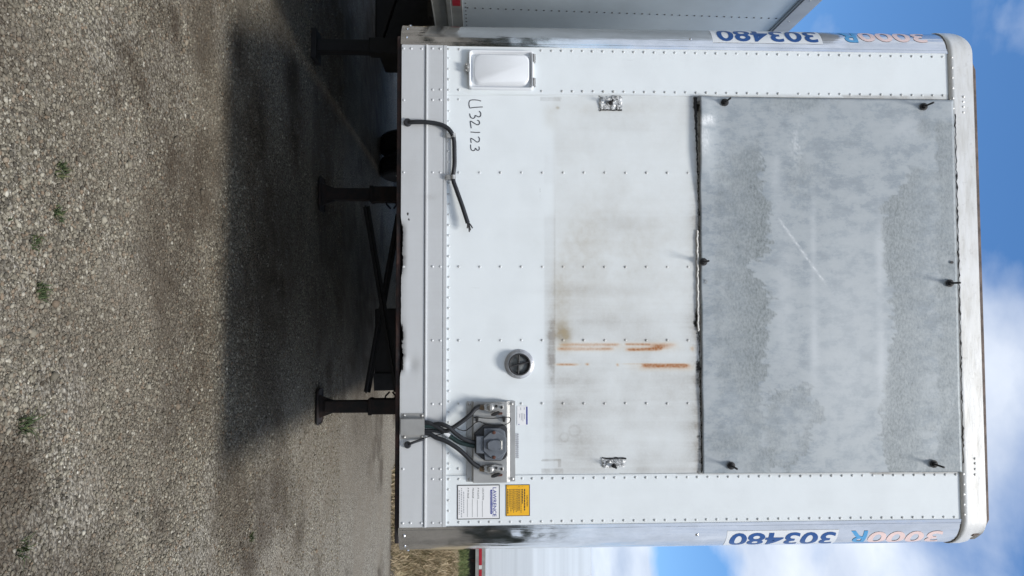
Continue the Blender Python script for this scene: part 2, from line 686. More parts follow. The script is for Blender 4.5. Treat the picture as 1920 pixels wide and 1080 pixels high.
M['brown_strip'] = rusty('brown_roof_strip', (0.035, 0.026, 0.022), (0.16, 0.12, 0.10), (0.35, 0.6))


# ------------------------------------------------------------------ ground
def ground_mat():
    mt, nt, b = new_mat('gravel_ground')
    q = NT(nt)
    c = q.coord()
    v1 = q.vor(c, 62.0)
    v2 = q.vor(c, 120.0)
    big = q.noise(c, 0.9, 6, 0.6)
    mid = q.noise(c, 5.0, 5, 0.6)
    sp = q.n('ShaderNodeSeparateColor')
    nt.links.new(v1.outputs['Color'], sp.inputs[0])
    st = q.ramp(sp.outputs[0], [(0.0, (0.135, 0.120, 0.094)), (0.45, (0.26, 0.238, 0.192)), (0.85, (0.37, 0.345, 0.285)), (1.0, (0.50, 0.475, 0.41))])
    gap = q.ramp(v1.outputs['Distance'], [(0.30, 0.0), (0.62, 1.0)])
    col = q.mix(gap, st, (0.085, 0.073, 0.056))
    sp2 = q.n('ShaderNodeSeparateColor')
    nt.links.new(v2.outputs['Color'], sp2.inputs[0])
    col = q.mix(q.ramp(sp2.outputs[1], [(0.55, 0.0), (0.6, 0.75)]), col,
                q.ramp(sp2.outputs[0], [(0.0, (0.14, 0.125, 0.098)), (1.0, (0.42, 0.39, 0.325))]))
    dirt = q.ramp(q.math('ADD', big, q.math('MULTIPLY', q.math('SUBTRACT', mid, 0.5), 0.35)), [(0.46, 0.0), (0.66, 0.75)])
    col = q.mix(dirt, col, (0.185, 0.16, 0.124))
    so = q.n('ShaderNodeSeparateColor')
    nt.links.new(q.attr('soil_shade').outputs['Color'], so.inputs[0])
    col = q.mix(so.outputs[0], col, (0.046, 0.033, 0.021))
    nt.links.new(col, b.inputs['Base Color'])
    setp(b, Roughness=0.9)
    b.inputs['Specular IOR Level'].default_value = 0.25
    h = q.math('SUBTRACT', q.math('MULTIPLY', v2.outputs['Distance'], -0.5), v1.outputs['Distance'])
    nt.links.new(q.bump(h, 0.9, 0.012), b.inputs['Normal'])
    return mt


def grid_mesh(name, xs, ys, fz, mat, kind=None):
    X, Y = np.meshgrid(xs, ys, indexing='ij')
    Z = fz(X, Y)
    nx, ny = len(xs), len(ys)
    V = np.stack([X.ravel(), Y.ravel(), Z.ravel()], 1)
    i, j = np.meshgrid(np.arange(nx - 1), np.arange(ny - 1), indexing='ij')
    a = (i * ny + j).ravel()
    Fq = np.stack([a, a + ny, a + ny + 1, a + 1], 1)
    return np_mesh(name, V, Fq, mat, kind)


def np_mesh(name, V, Fq, mat, kind=None, parent=None, smooth=True):
    me = bpy.data.meshes.new(name)
    n, k = Fq.shape
    me.vertices.add(len(V))
    me.vertices.foreach_set('co', np.asarray(V, np.float32).ravel())
    me.loops.add(n * k)
    me.loops.foreach_set('vertex_index', np.asarray(Fq, np.int32).ravel())
    me.polygons.add(n)
    me.polygons.foreach_set('loop_start', np.arange(0, n * k, k, dtype=np.int32))
    me.update(calc_edges=True)
    me.materials.append(mat)
    if smooth:
        me.shade_smooth()
    ob = bpy.data.objects.new(name, me)
    COL.objects.link(ob)
    if parent:
        ob.parent = parent
    if kind:
        ob['kind'] = kind
    return ob


def set_attr(ob, name, rgba):
    a = ob.data.color_attributes.new(name, 'FLOAT_COLOR', 'POINT')
    a.data.foreach_set('color', np.asarray(rgba, np.float32).ravel())


def vnoise(x, y, seed=0):
    """smooth value noise on arrays"""
    r = np.random.default_rng(seed)
    T = r.random((256, 256))
    xi, yi = np.floor(x).astype(int), np.floor(y).astype(int)
    fx, fy = x - xi, y - yi
    fx, fy = fx * fx * (3 - 2 * fx), fy * fy * (3 - 2 * fy)
    g = lambda a, b: T[a % 256, b % 256]
    return (g(xi, yi) * (1 - fx) * (1 - fy) + g(xi + 1, yi) * fx * (1 - fy)
            + g(xi, yi + 1) * (1 - fx) * fy + g(xi + 1, yi + 1) * fx * fy)


def fbm(x, y, seed=0, oct=4):
    s, a, t = 0, 1.0, 0
    for o in range(oct):
        s = s + a * vnoise(x * 2 ** o + 17.3 * o, y * 2 ** o + 5.1 * o, seed + o)
        t += a
        a *= 0.5
    return s / t


def ground_h(X, Y):
    return 0.03 * (fbm(X * 0.7 + 40, Y * 0.7 + 40, 3) - 0.5) + 0.012 * (fbm(X * 3 + 9, Y * 3 + 70, 5) - 0.5)


SOIL_SHADE = []  # dark soil patches; the broad ones under the trailers paint in shade
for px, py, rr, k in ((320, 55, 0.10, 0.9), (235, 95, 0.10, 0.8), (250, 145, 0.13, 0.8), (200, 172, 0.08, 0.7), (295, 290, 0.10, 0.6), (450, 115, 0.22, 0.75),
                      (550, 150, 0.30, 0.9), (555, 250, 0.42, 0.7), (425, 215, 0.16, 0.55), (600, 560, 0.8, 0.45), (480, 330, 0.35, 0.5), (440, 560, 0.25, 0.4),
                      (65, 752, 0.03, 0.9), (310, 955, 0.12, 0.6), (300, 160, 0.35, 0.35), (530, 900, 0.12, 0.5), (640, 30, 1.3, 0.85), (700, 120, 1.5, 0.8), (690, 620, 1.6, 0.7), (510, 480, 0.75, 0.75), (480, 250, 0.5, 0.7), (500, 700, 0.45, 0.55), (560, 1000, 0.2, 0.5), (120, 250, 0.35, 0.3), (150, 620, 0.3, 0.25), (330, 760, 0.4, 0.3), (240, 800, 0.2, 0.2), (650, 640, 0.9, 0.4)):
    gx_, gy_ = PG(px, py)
    SOIL_SHADE.append((gx_, gy_, rr, k))


def soil_shade(x, y):
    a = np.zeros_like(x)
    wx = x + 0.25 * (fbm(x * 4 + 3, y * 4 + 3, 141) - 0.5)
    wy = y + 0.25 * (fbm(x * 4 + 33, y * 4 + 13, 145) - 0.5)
    for gx_, gy_, rr, k in SOIL_SHADE:
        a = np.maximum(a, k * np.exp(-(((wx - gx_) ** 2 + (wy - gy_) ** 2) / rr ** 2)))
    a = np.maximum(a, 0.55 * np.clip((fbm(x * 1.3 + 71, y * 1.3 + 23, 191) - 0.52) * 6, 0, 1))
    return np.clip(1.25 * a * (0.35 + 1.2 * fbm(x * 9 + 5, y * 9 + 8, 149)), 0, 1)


M['ground'] = ground_mat()
xs = np.unique(np.concatenate([np.linspace(-400, -8, 20), np.arange(-8, 14, 0.1), np.linspace(14, 400, 20)]))
ys = np.unique(np.concatenate([np.linspace(-400, -6, 20), np.arange(-6, 12, 0.1), np.linspace(12, 400, 20)]))
fade = lambda X, Y: np.clip(1 - np.maximum(np.abs(X - 2) - 8, np.abs(Y - 3) - 8) / 3, 0, 1)
ground = grid_mesh('ground', xs, ys, lambda X, Y: ground_h(X, Y) * fade(X, Y), M['ground'], 'structure')
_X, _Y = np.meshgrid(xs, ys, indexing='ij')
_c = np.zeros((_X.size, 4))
_c[:, 0] = soil_shade(_X.ravel(), _Y.ravel())
set_attr(ground, 'soil_shade', _c)


def pebble_mat():
    mt, nt, b = new_mat('pebble_stone')
    q = NT(nt)
    at = q.attr('tone')
    c = q.coord()
    n = q.noise(c, 260.0, 3, 0.6)
    sp = q.n('ShaderNodeSeparateColor')
    nt.links.new(at.outputs['Color'], sp.inputs[0])
    col = q.ramp(sp.outputs[0], [(0.0, (0.048, 0.042, 0.031)), (0.32, (0.150, 0.134, 0.097)), (0.66, (0.285, 0.258, 0.195)), (0.88, (0.43, 0.40, 0.315)), (1.0, (0.64, 0.61, 0.52))])
    col = q.mix(sp.outputs[1], col, (0.22, 0.15, 0.095))
    col = q.mix(q.ramp(n, [(0.35, 0.35), (0.65, 0.0)]), col, (0.08, 0.075, 0.07))
    big = q.noise(c, 0.9, 6, 0.6)
    mid = q.noise(c, 5.0, 5, 0.6)
    dirt = q.ramp(q.math('ADD', big, q.math('MULTIPLY', q.math('SUBTRACT', mid, 0.5), 0.35)), [(0.46, 0.0), (0.66, 0.55)])
    col = q.mix(dirt, col, (0.15, 0.13, 0.10))
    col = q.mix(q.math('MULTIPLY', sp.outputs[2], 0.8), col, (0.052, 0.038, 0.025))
    nt.links.new(col, b.inputs['Base Color'])
    setp(b, Roughness=0.8)
    b.inputs['Specular IOR Level'].default_value = 0.3
    return mt


def pebbles():
    ph = (1 + 5 ** 0.5) / 2
    ico = np.array([(-1, ph, 0), (1, ph, 0), (-1, -ph, 0), (1, -ph, 0), (0, -1, ph), (0, 1, ph), (0, -1, -ph), (0, 1, -ph),
                    (ph, 0, -1), (ph, 0, 1), (-ph, 0, -1), (-ph, 0, 1)]) / math.sqrt(1 + ph * ph)
    tri = np.array([(0, 11, 5), (0, 5, 1), (0, 1, 7), (0, 7, 10), (0, 10, 11), (1, 5, 9), (5, 11, 4), (11, 10, 2), (10, 7, 6), (7, 1, 8),
                    (3, 9, 4), (3, 4, 2), (3, 2, 6), (3, 6, 8), (3, 8, 9), (4, 9, 5), (2, 4, 11), (6, 2, 10), (8, 6, 7), (9, 8, 1)])
    regs = [(-1.5, 1.9, -1.55, -0.2, 15000), (-2.2, 2.5, -0.2, 1.2, 8500), (-3.0, 3.4, 1.2, 4.0, 2200)]
    pts = []
    for x0, x1, y0, y1, den in regs:
        n = int((x1 - x0) * (y1 - y0) * den)
        pts.append(np.stack([rng.uniform(x0, x1, n), rng.uniform(y0, y1, n)], 1))
    pts = np.concatenate(pts)
    n = len(pts)
    keep = fbm(pts[:, 0] * 2.2 + 30, pts[:, 1] * 2.2 + 30, 21) + 0.35 * rng.random(n) > 0.52
    pts = pts[keep]
    n = len(pts)
    big_ = rng.random(n) < 0.0015
    size = np.where(big_, rng.uniform(0.011, 0.020, n), 1.0) * np.where(big_, 1.0, 0.0) + np.where(big_, 0.0, 1.0) * np.clip(rng.lognormal(math.log(0.0047), 0.40, n), 0.0022, 0.0105)
    sc = np.stack([size * rng.uniform(0.8, 1.35, n), size * rng.uniform(0.7, 1.1, n), size * rng.uniform(0.4, 0.7, n)], 1)
    a = rng.uniform(0, 2 * np.pi, n)
    ti = rng.normal(0, 0.25, n)
    V = ico[None] * sc[:, None, :] * rng.uniform(0.78, 1.18, (n, 12, 1))
    cz, sz = np.cos(a)[:, None], np.sin(a)[:, None]
    ct, st_ = np.cos(ti)[:, None], np.sin(ti)[:, None]
    y = V[:, :, 1] * ct - V[:, :, 2] * st_
    z = V[:, :, 1] * st_ + V[:, :, 2] * ct
    x = V[:, :, 0]
    V = np.stack([x * cz - y * sz, x * sz + y * cz, z], 2)
    gz = ground_h(pts[:, 0], pts[:, 1])
    V[:, :, 0] += pts[:, 0, None]
    V[:, :, 1] += pts[:, 1, None]
    V[:, :, 2] += (gz + sc[:, 2] * 0.55)[:, None]
    Fq = (tri[None] + (np.arange(n) * 12)[:, None, None]).reshape(-1, 3)
    ob = np_mesh('gravel', V.reshape(-1, 3), Fq, pebble_mat(), 'stuff', smooth=False)
    t = np.zeros((n, 12, 4))
    t[:, :, 0] = np.clip(rng.beta(1.5, 1.9, n), 0, 1)[:, None]
    t[:, :, 1] = (np.where(rng.random(n) < 0.16, rng.uniform(0.3, 0.8, n), 0.0))[:, None]
    t[:, :, 2] = soil_shade(pts[:, 0], pts[:, 1])[:, None]
    t[:, :, 3] = 1
    set_attr(ob, 'tone', t.reshape(-1, 4))
    return ob


gravel = pebbles()
tag(gravel, 'loose grey and tan gravel stones covering the yard', 'gravel')


# ------------------------------------------------------------------ bank with dry grass
def bank_h(X, Y):
    s = np.clip((Y - 8.3 + 0.10 * (X - 4)) / 2.9, 0, 1)
    up = s * s * (3 - 2 * s)
    dn = np.clip((Y - 13.0) / 0.6, 0, 1)
    gr = np.clip((Y - 12.2) / 0.8, 0, 1)
    h = -0.06 + 0.83 * up + 0.27 * gr * gr * (3 - 2 * gr) - 0.38 * dn * dn * (3 - 2 * dn)
    return h + 0.12 * (fbm(X * 0.9 + 11, Y * 0.9 + 3, 31) - 0.5) * np.clip(up * 3, 0, 1)


def bank_mat():
    mt, nt, b = new_mat('dry_grass_soil')
    q = NT(nt)
    c = q.coord()
    n = q.noise(c, 3.0, 8, 0.7)
    g = q.noise(c, 0.8, 4, 0.6)
    col = q.ramp(n, [(0.3, (0.13, 0.095, 0.055)), (0.5, (0.26, 0.205, 0.12)), (0.7, (0.38, 0.31, 0.19))])
    col = q.mix(q.ramp(g, [(0.5, 0.0), (0.65, 0.5)]), col, (0.085, 0.11, 0.035))
    nt.links.new(col, b.inputs['Base Color'])
    setp(b, Roughness=0.95)
    nt.links.new(q.bump(n, 0.6, 0.05), b.inputs['Normal'])
    return mt


M['bank'] = bank_mat()
bank = grid_mesh('terrain', np.arange(-14, 60, 0.35), np.arange(7.2, 40, 0.25), bank_h, M['bank'], 'structure')


def blades(n, xr, yr, hf, hgt, wid, lean, seed, width_bias=1.0):
    r = np.random.default_rng(seed)
    x = r.uniform(*xr, n)
    y = r.uniform(*yr, n)
    k = fbm(x * 1.6 + 50, y * 1.6 + 50, seed + 4) + 0.3 * r.random(n) > 0.5
    x, y = x[k], y[k]
    n = len(x)
    z = hf(x, y)
    h = hgt * r.uniform(0.4, 1.2, n)
    a = r.uniform(0, 2 * np.pi, n)
    w = wid * r.uniform(0.6, 1.4, n)
    l = lean * r.uniform(0.1, 1.3, n) * h
    b = r.uniform(0, 2 * np.pi, n)
    dx, dy = np.cos(a) * w / 2, np.sin(a) * w / 2
    V = np.zeros((n, 5, 3))
    V[:, 0] = np.stack([x - dx, y - dy, z - 0.01], 1)
    V[:, 1] = np.stack([x + dx, y + dy, z - 0.01], 1)
    mx, my = x + np.cos(b) * l * 0.35, y + np.sin(b) * l * 0.35
    V[:, 2] = np.stack([mx + dx * 0.8, my + dy * 0.8, z + h * 0.6], 1)
    V[:, 3] = np.stack([mx - dx * 0.8, my - dy * 0.8, z + h * 0.6], 1)
    V[:, 4] = np.stack([x + np.cos(b) * l, y + np.sin(b) * l, z + h], 1)
    o = (np.arange(n) * 5)[:, None]
    T = np.concatenate([np.array([[0, 1, 2]]) + o, np.array([[0, 2, 3]]) + o, np.array([[3, 2, 4]]) + o])
    tone = np.repeat(r.random(n)[:, None], 5, 1)
    return V.reshape(-1, 3), T, tone.ravel()


def grass_mat(name, stops):
    mt, nt, b = new_mat(name)
    q = NT(nt)
    at = q.attr('tone')
    sp = q.n('ShaderNodeSeparateColor')
    nt.links.new(at.outputs['Color'], sp.inputs[0])
    nt.links.new(q.ramp(sp.outputs[0], stops), b.inputs['Base Color'])
    setp(b, Roughness=0.8)
    b.inputs['Specular IOR Level'].default_value = 0.2
    return mt


M['dry'] = grass_mat('dry_grass_blade', [(0.0, (0.10, 0.105, 0.045)), (0.12, (0.17, 0.145, 0.08)), (0.4, (0.29, 0.225, 0.135)), (1.0, (0.46, 0.375, 0.255))])
M['weed'] = grass_mat('green_weed_blade', [(0.0, (0.022, 0.034, 0.013)), (0.7, (0.058, 0.082, 0.034)), (1.0, (0.13, 0.12, 0.06))])


def tone_attr(ob, tone):
    c = np.zeros((len(tone), 4))
    c[:, 0] = tone
    c[:, 3] = 1
    set_attr(ob, 'tone', c)


V, T, tone = blades(42000, (2.6, 9.0), (8.1, 12.2), bank_h, 0.17, 0.013, 1.2, 71)
dg_ = np_mesh('dry_grass', V, T, M['dry'], 'stuff', smooth=False)
tone_attr(dg_, tone)
tag(dg_, 'tall dry straw coloured grass covering the bank', 'grass')

V, T, tone = blades(9000, (2.6, 9.0), (12.3, 13.1), bank_h, 0.13, 0.014, 0.8, 75)
gg_ = np_mesh('green_grass', V, T, grass_mat('bank_grass_blade', [(0.0, (0.08, 0.115, 0.045)), (1.0, (0.20, 0.23, 0.10))]), 'stuff', smooth=False)
tone_attr(gg_, tone)
tag(gg_, 'strip of darker green grass along the top of the bank', 'grass')

# small weeds in the gravel: each one a plant of its own
weed_at = [(42, 797, 'bright green weed tuft, largest in the foreground gravel', 0.075, 70),
           (110, 318, 'small green weed sprout alone in pale gravel under the numbered side', 0.040, 26),
           (16, 425, 'pair of dark green blades at the very edge of the view', 0.060, 44),
           (72, 548, 'low yellow green weed in the middle of the near gravel', 0.040, 34),
           (38, 1028, 'thin green weed near the corner under the polished right post', 0.055, 36),
           (106, 400, 'short sparse green weed between two darker sprouts', 0.035, 22),
           (62, 455, 'small mossy green weed beside dark stones', 0.035, 24),
           (468, 1008, 'tiny olive weed in the gravel right of the trailer shadow', 0.045, 20)]
for px, py, lab, hgt, nb in weed_at:
    gx, gy = PG(px, py)
    r_ = np.random.default_rng(int(px * 7 + py))
    Vl, Tl, tl = [], [], []
    V, T, tone = blades(nb * 3, (-0.024, 0.024), (-0.024, 0.024), lambda a, b: a * 0.0, hgt * 0.42, 0.0045, 2.2, int(px + py))
    V[:, :2] *= 1.0
    w = np_mesh('weed', V, T, M['weed'], smooth=False)
    w.location = (gx, gy, float(ground_h(np.array([gx]), np.array([gy]))[0]) + 0.004)
    tone_attr(w, tone)
    tag(w, lab, 'weed', 'weeds sprouting in the gravel')

# ------------------------------------------------------------------ the trailer in the middle
W2, RC, ZB = 1.155, 0.148, 1.05            # half width of the flat front, corner radius, underside of the rail
ZT = 3.777                                 # lower edge of the roof cap
XL, XR = P(1100, 178.3)[0], P(1100, 889.5)[0]
ZP = P(838, 540)[1]                        # top of the bottom rail, foot of the sheets
SIDE_Y = -0.004

tr = empty('semi_trailer', (0, 0, 0), 'white box trailer seen square from the front, grey galvanised sheet bolted over its upper face', 'trailer')


def sm(x, a, b):
    t = np.clip((x - a) / (b - a), 0, 1)
    return t * t * (3 - 2 * t)


def blob(px, py, cx_, cy_, rx, ry):
    return np.exp(-((px - cx_) / rx) ** 2 - ((py - cy_) / ry) ** 2)


def streak(px, py, y0, w, x0, x1, soft=8):
    return np.exp(-((py - y0) / w) ** 2) * sm(px, x0 - soft, x0 + soft) * (1 - sm(px, x1 - soft, x1 + soft))


def wear_face(V):
    px, py = project(V)
    n = len(V)
    A = np.zeros((n, 4))
    lo = fbm(px / 55 + 3, py / 55 + 8, 41)
    hi = fbm(px / 9 + 3, py / 9 + 8, 45)
    up = sm(px, 1032, 1046)
    # general grime over the unpainted-looking lower half of the middle field
    g = up * (0.035 + 0.25 * lo * sm(py, 520, 760) + 0.15 * lo * sm(py, 330, 600)) * (1 - 0.75 * sm(py, 905, 925))
    inside = (py > 180) & (py < 888)
    # the band where the old lettering sat
    band = sm(px, 1018, 1023) * (1 - sm(px, 1039.5, 1041))
    g += band * (0.13 * sm(py, 395, 410) * (1 - sm(py, 870, 890)) + 1.5 * blob(px, py, 1035, 655, 7.5, 48) * (0.4 + 1.1 * hi) + 0.12 * blob(px, py, 1030, 560, 20, 90)
                 + 0.08 * sm(py, 285, 300) * (1 - sm(py, 340, 350)))
    g += (0.95 * sm(px, 1284, 1312) ** 2 * fbm(px / 16 + 5, py / 10 + 5, 47) + 0.10 * hi * lo) * up
    g += 0.32 * blob(px, py, 1040.5, 500, 1.4, 120) + 0.45 * blob(px, py, 1040.5, 640, 1.4, 60) * hi * 1.6
    g += 0.85 * blob(px, py, 1053, 624, 11, 16) * (0.4 + 1.1 * hi)
    g += 0.42 * blob(px, py, 1302, 600, 16, 50) + 0.32 * blob(px, py, 1302, 205, 22, 28) + 0.30 * blob(px, py, 1302, 420, 12, 60) + 0.22 * blob(px, py, 1300, 800, 22, 90)
    g += 0.22 * blob(px, py, 1170, 420, 40, 20) + 0.16 * blob(px, py, 1130, 600, 90, 20) + 0.14 * blob(px, py, 1110, 545, 110, 9)
    g += 0.20 * blob(px, py, 1060, 805, 60, 80) * lo * 1.5 + 0.16 * blob(px, py, 1205, 850, 12, 40)
    # remnants of pulled-off labels
    for x0, x1, y0, y1, k in ((1013, 1052, 182, 190, 0.28), (1016, 1053, 861, 865, 0.5), (1046, 1053, 861, 876, 0.45), (1015, 1056, 879, 888, 0.42)):
        g += k * ((px > x0) & (px < x1) & (py > y0) & (py < y1)) * (0.4 + hi)
    # faint ring marks and seams
    for cx_, cy_, rr in ((1058, 820, 8), (1077, 808, 10)):
        g += 0.22 * np.exp(-((np.hypot(px - cx_, py - cy_) - rr) / 2.0) ** 2)
    for ry in (323.5, 500, 638, 756.5):
        for k in range(12):
            g += 0.30 * blob(px, py, 858.5 + k * 39.2, ry, 4.0, 3.0) * (0.3 + hi)
    A[:, 0] = g * inside + (0.02 + 0.05 * sm(lo, 0.45, 0.75))
    seam = 0.6 * np.exp(-((py - 178.6) / 0.9) ** 2) + 0.6 * np.exp(-((py - 889.2) / 0.9) ** 2)
    A[:, 0] += seam * 0.55
    A[:, 0] = np.maximum(A[:, 0], 0.10 * blob(px, py, 870, 355, 22, 30))
    # rust runs
    r = 0.50 * streak(px, py, 646, 2.6, 1052, 1160) + 0.62 * streak(px, py, 654.5, 3.2, 1046, 1148) * (0.6 + 0.8 * lo)
    r += 0.75 * streak(px, py, 645.5, 2.1, 1173, 1218, 4) + 0.45 * streak(px, py, 646, 3.5, 1218, 1266)
    r += 1.05 * streak(px, py, 655 - 0.02 * (px - 1210), 2.8, 1176, 1238) + 0.6 * blob(px, py, 1238, 651, 16, 4)
    r += 0.95 * streak(px, py, 683.5, 2.0, 1043, 1082, 12) + 0.9 * blob(px, py, 1101, 683, 3.5, 2) + 0.7 * blob(px, py, 1158, 684, 2.5, 2.5)
    r += 1.15 * streak(px, py, 685, 3.6, 1206, 1290, 7) * (py > 680.8) + 0.22 * streak(px, py, 690, 5, 1200, 1300) + 0.35 * streak(px, py, 682.5, 1.2, 1170, 1210, 12)
    r *= 1.05
    r += 0.20 * streak(px, py, 650, 9, 1045, 1275, 20) + 0.16 * streak(px, py, 688, 7, 1180, 1305, 20) + 0.5 * blob(px, py, 1298, 654, 4, 4)
    A[:, 1] = np.clip(r * (0.75 + 0.5 * fbm(px / 22 + 1, py / 3 + 1, 49)), 0, 1) * up
    b = 0.50 * blob(px, py, 1054, 622, 15, 20) + 0.30 * blob(px, py, 1062, 640, 12, 20) + 0.24 * blob(px, py, 1050, 560, 20, 70) + 0.20 * blob(px, py, 1032, 215, 12, 26)
    b += 0.12 * blob(px, py, 1150, 480, 120, 100) * lo * 2 + 0.13 * blob(px, py, 1090, 440, 40, 50) + 0.10 * blob(px, py, 1140, 205, 90, 10) + 0.55 * blob(px, py, 1046, 202, 3, 2.2)
    A[:, 2] = 1.25 * b * inside * (0.55 + 0.9 * hi) + (0.075 + 0.10 * lo) * inside * up
    t = 0.45 * sm(px, 1299, 1310) * (0.45 + 0.75 * fbm(px / 14, py / 14, 61)) * inside
    t += 0.45 * blob(px, py, 1303, 600, 7, 26) + 0.40 * blob(px, py, 1303, 200, 9, 16) + 0.25 * blob(px, py, 1302, 475, 5, 22) + 0.3 * blob(px, py, 1303, 690, 7, 16)
    t += 0.5 * blob(px, py, 1087, 722, 3.4, 1.8) + 0.45 * blob(px, py, 1003, 728, 2.6, 1.2) + 0.5 * blob(px, py, 1040, 743, 1.6, 1.2) + 0.5 * blob(px, py, 1047, 752, 1.6, 1.2)
    t += 0.55 * streak(px, py, 0, 1e9, 1012, 1014, 1) * ((py > 352) & (py < 373))
    A[:, 3] = np.clip(t * inside * (px < 1318), 0, 0.8)
    A[:, 3] = np.maximum(A[:, 3], 0.8 * blob(px, py, 1110, 966, 1.6, 1.6))
    return np.clip(A, 0, 1)


def verts_of(ob):
    V = np.empty(len(ob.data.vertices) * 3, np.float32)
    ob.data.vertices.foreach_get('co', V)
    return V.reshape(-1, 3).astype(float)


def wear(ob, fn=wear_face, rivet_y=None):
    V = verts_of(ob)
    A = fn(V)
    if rivet_y is not None:      # rivet heads are bare dull metal
        A[:, 0] = np.maximum(A[:, 0], 0.62 * (V[:, 1] < rivet_y))
    set_attr(ob, 'dirt', A)
    return ob


def add_grid(mb, xs, zs, Y, mi=0):
    X, Z = np.meshgrid(xs, zs, indexing='ij')
    Yv = Y(X, Z) if callable(Y) else np.full_like(X, Y)
    V = np.stack([X.ravel(), Yv.ravel(), Z.ravel()], 1)
    nz = len(zs)
    i, j = np.meshgrid(np.arange(len(xs) - 1), np.arange(nz - 1), indexing='ij')
    a = (i * nz + j).ravel()
    mb.add(V, np.stack([a, a + nz, a + nz + 1, a + 1], 1).tolist(), mi)


def rivet(mb, px, py, Y=0.0, r=0.0066, h=0.0042):
    if random.random() < 0.006:
        return
    px += random.uniform(-0.35, 0.35)
    py += random.uniform(-0.35, 0.35)
    h *= random.uniform(0.7, 1.15)
    x, z = P(px, py, Y)
    dome(mb, (x, Y, z), r * random.uniform(0.94, 1.06), h, (random.uniform(-.05, .05), -1, random.uniform(-.05, .05)), 9)


def frange(a, b, n):
    return [a + (b - a) * i / (n - 1) for i in range(n)]


# --- middle field of the front wall
mb = MB()
dent = lambda X, Z: 0.0025 * (fbm(X * 4 + 20, Z * 4 + 20, 77, 3) - 0.5)
add_grid(mb, np.arange(XL - 0.03, XR + 0.035, 0.005), np.concatenate([np.arange(ZP - 0.01, 2.60, 0.005), [2.9, 3.3, ZT + 0.02]]), dent)
for py in (323.5, 500, 638, 756.5):
    for k in range(12):
        px = 860.5 + k * 39.2 - 0.12 * k
        if py > 750 and k in (1, 2) or px > 1296:
            continue
        rivet(mb, px, py + 0.06 * k * (1 if py < 600 else -0.3))
for py in (186.5, 879):
    rivet(mb, 841, py)
    rivet(mb, 860, py)
n = 47
for k in range(n):
    py = 91 + k * 19.47
    if 181 < py < 886 and not (254 < py < 336 and False):
        rivet(mb, 841.3, py)
wear(mb.build('front_panel', M['white'], tr, 40), wear_face, -0.0014)

# --- side sheets that lap over the middle field
for s, x0, x1 in ((-1, -W2, XL), (1, XR, W2)):
    mb = MB()
    add_grid(mb, np.linspace(x0, x1, 24), np.arange(ZP - 0.01, ZT + 0.03, 0.02), lambda X, Z: SIDE_Y + 0.002 * (fbm(X * 3 + 60, Z * 3 + 60, 81, 3) - 0.5) * np.minimum(1, np.minimum(np.abs(X - x0), np.abs(X - x1)) * 12))
    xe = x1 if s < 0 else x0
    box(mb, min(xe, xe - s * 0.0), max(xe, xe + 0.0004), SIDE_Y, 0.004, ZP, ZT)
    if s < 0:
        for px in [860.5] + [879.5 + 19.3 * k for k in range(7, 47)]:
            t_ = (px - 840) / 930
            rivet(mb, px, 92.3 + 14.5 * t_, SIDE_Y)
        for px in [841, 860.5] + [1015.3 + 19.3 * k for k in range(0, 40)]:
            t_ = (px - 840) / 930
            rivet(mb, px, 168.5 + 10.5 * t_, SIDE_Y)
        for py in (91.5, 109.5, 129.5, 149):
            rivet(mb, 841, py, SIDE_Y)
    else:
        for px in [841 + 19.35 * k for k in range(0, 50)]:
            t_ = (px - 840) / 950
            rivet(mb, px, 979.5 - 10.5 * t_, SIDE_Y)
        for px in [841, 860.5] + [979 + 19.35 * k for k in range(0, 43)]:
            t_ = (px - 840) / 950
            rivet(mb, px, 898.5 - 8.5 * t_, SIDE_Y)
        for py in (918, 938, 958):
            rivet(mb, 841, py, SIDE_Y)
    wear(mb.build('side_sheet', M['white'], tr, 40), wear_face, SIDE_Y - 0.0012)

# --- bottom rail, an extrusion with ridges
mb = MB()
zr = lambda px: P(px, 540)[1]
prof = [(ZB, 0.002), (ZB, -0.014)] + [(z_, -0.014) for z_ in np.linspace(ZB + 0.004, zr(795.3), 26)]
prof += [(zr(796.2), -0.007), (zr(797.4), -0.007), (zr(797.9), -0.020), (zr(800.3), -0.020), (zr(801.2), -0.013)]
prof += [(z_, -0.013) for z_ in np.linspace(zr(803), zr(829), 8)]
prof += [(zr(829.6), -0.009), (zr(830.8), -0.009), (zr(831.3), -0.013), (zr(837.2), -0.013), (zr(837.6), 0.0)]
xs_ = np.arange(-W2, W2 + 0.001, 0.0055)
nv = len(prof)
V = []
for x in xs_:
    px_, py_ = project(np.array([[x, -0.014, ZB]]))
    y_ = float(py_[0])
    # the lower lip is beaten up between the braces
    hurt = sm(np.array([y_]), 405, 430)[0] * (1 - sm(np.array([y_]), 690, 708)[0]) * (0.35 + 0.65 * sm(np.abs(np.array([y_ - 560.0])), 30, 75)[0])
    rag = hurt * (0.003 + 0.011 * float(fbm(np.array([y_ / 11.0]), np.array([2.0]), 91)[0]) + 0.010 * max(0, float(vnoise(np.array([y_ / 4.0]), np.array([7.0]), 92)[0]) - 0.5))
    for i, (z_, yo) in enumerate(prof):
        k = max(0.0, 1 - (z_ - ZB) / 0.035)
        dnt = 0.006 * math.exp(-((y_ - 684) / 14) ** 2 - ((z_ - ZB - 0.05) / 0.03) ** 2) if yo < -0.0135 else 0
        V.append((x, yo + k * k * hurt * 0.006 + dnt, z_ + k * rag))
Fq = [(a * nv + b, (a + 1) * nv + b, (a + 1) * nv + b + 1, a * nv + b + 1) for a in range(len(xs_) - 1) for b in range(nv - 1)]
mb.add(V, Fq)
for py in (91.2, 168.3, 187, 323.3, 500, 638.3, 757.8, 879, 898.8, 980.5):
    for px in (811, 825.6):
        rivet(mb, px, py, -0.013, 0.0064)
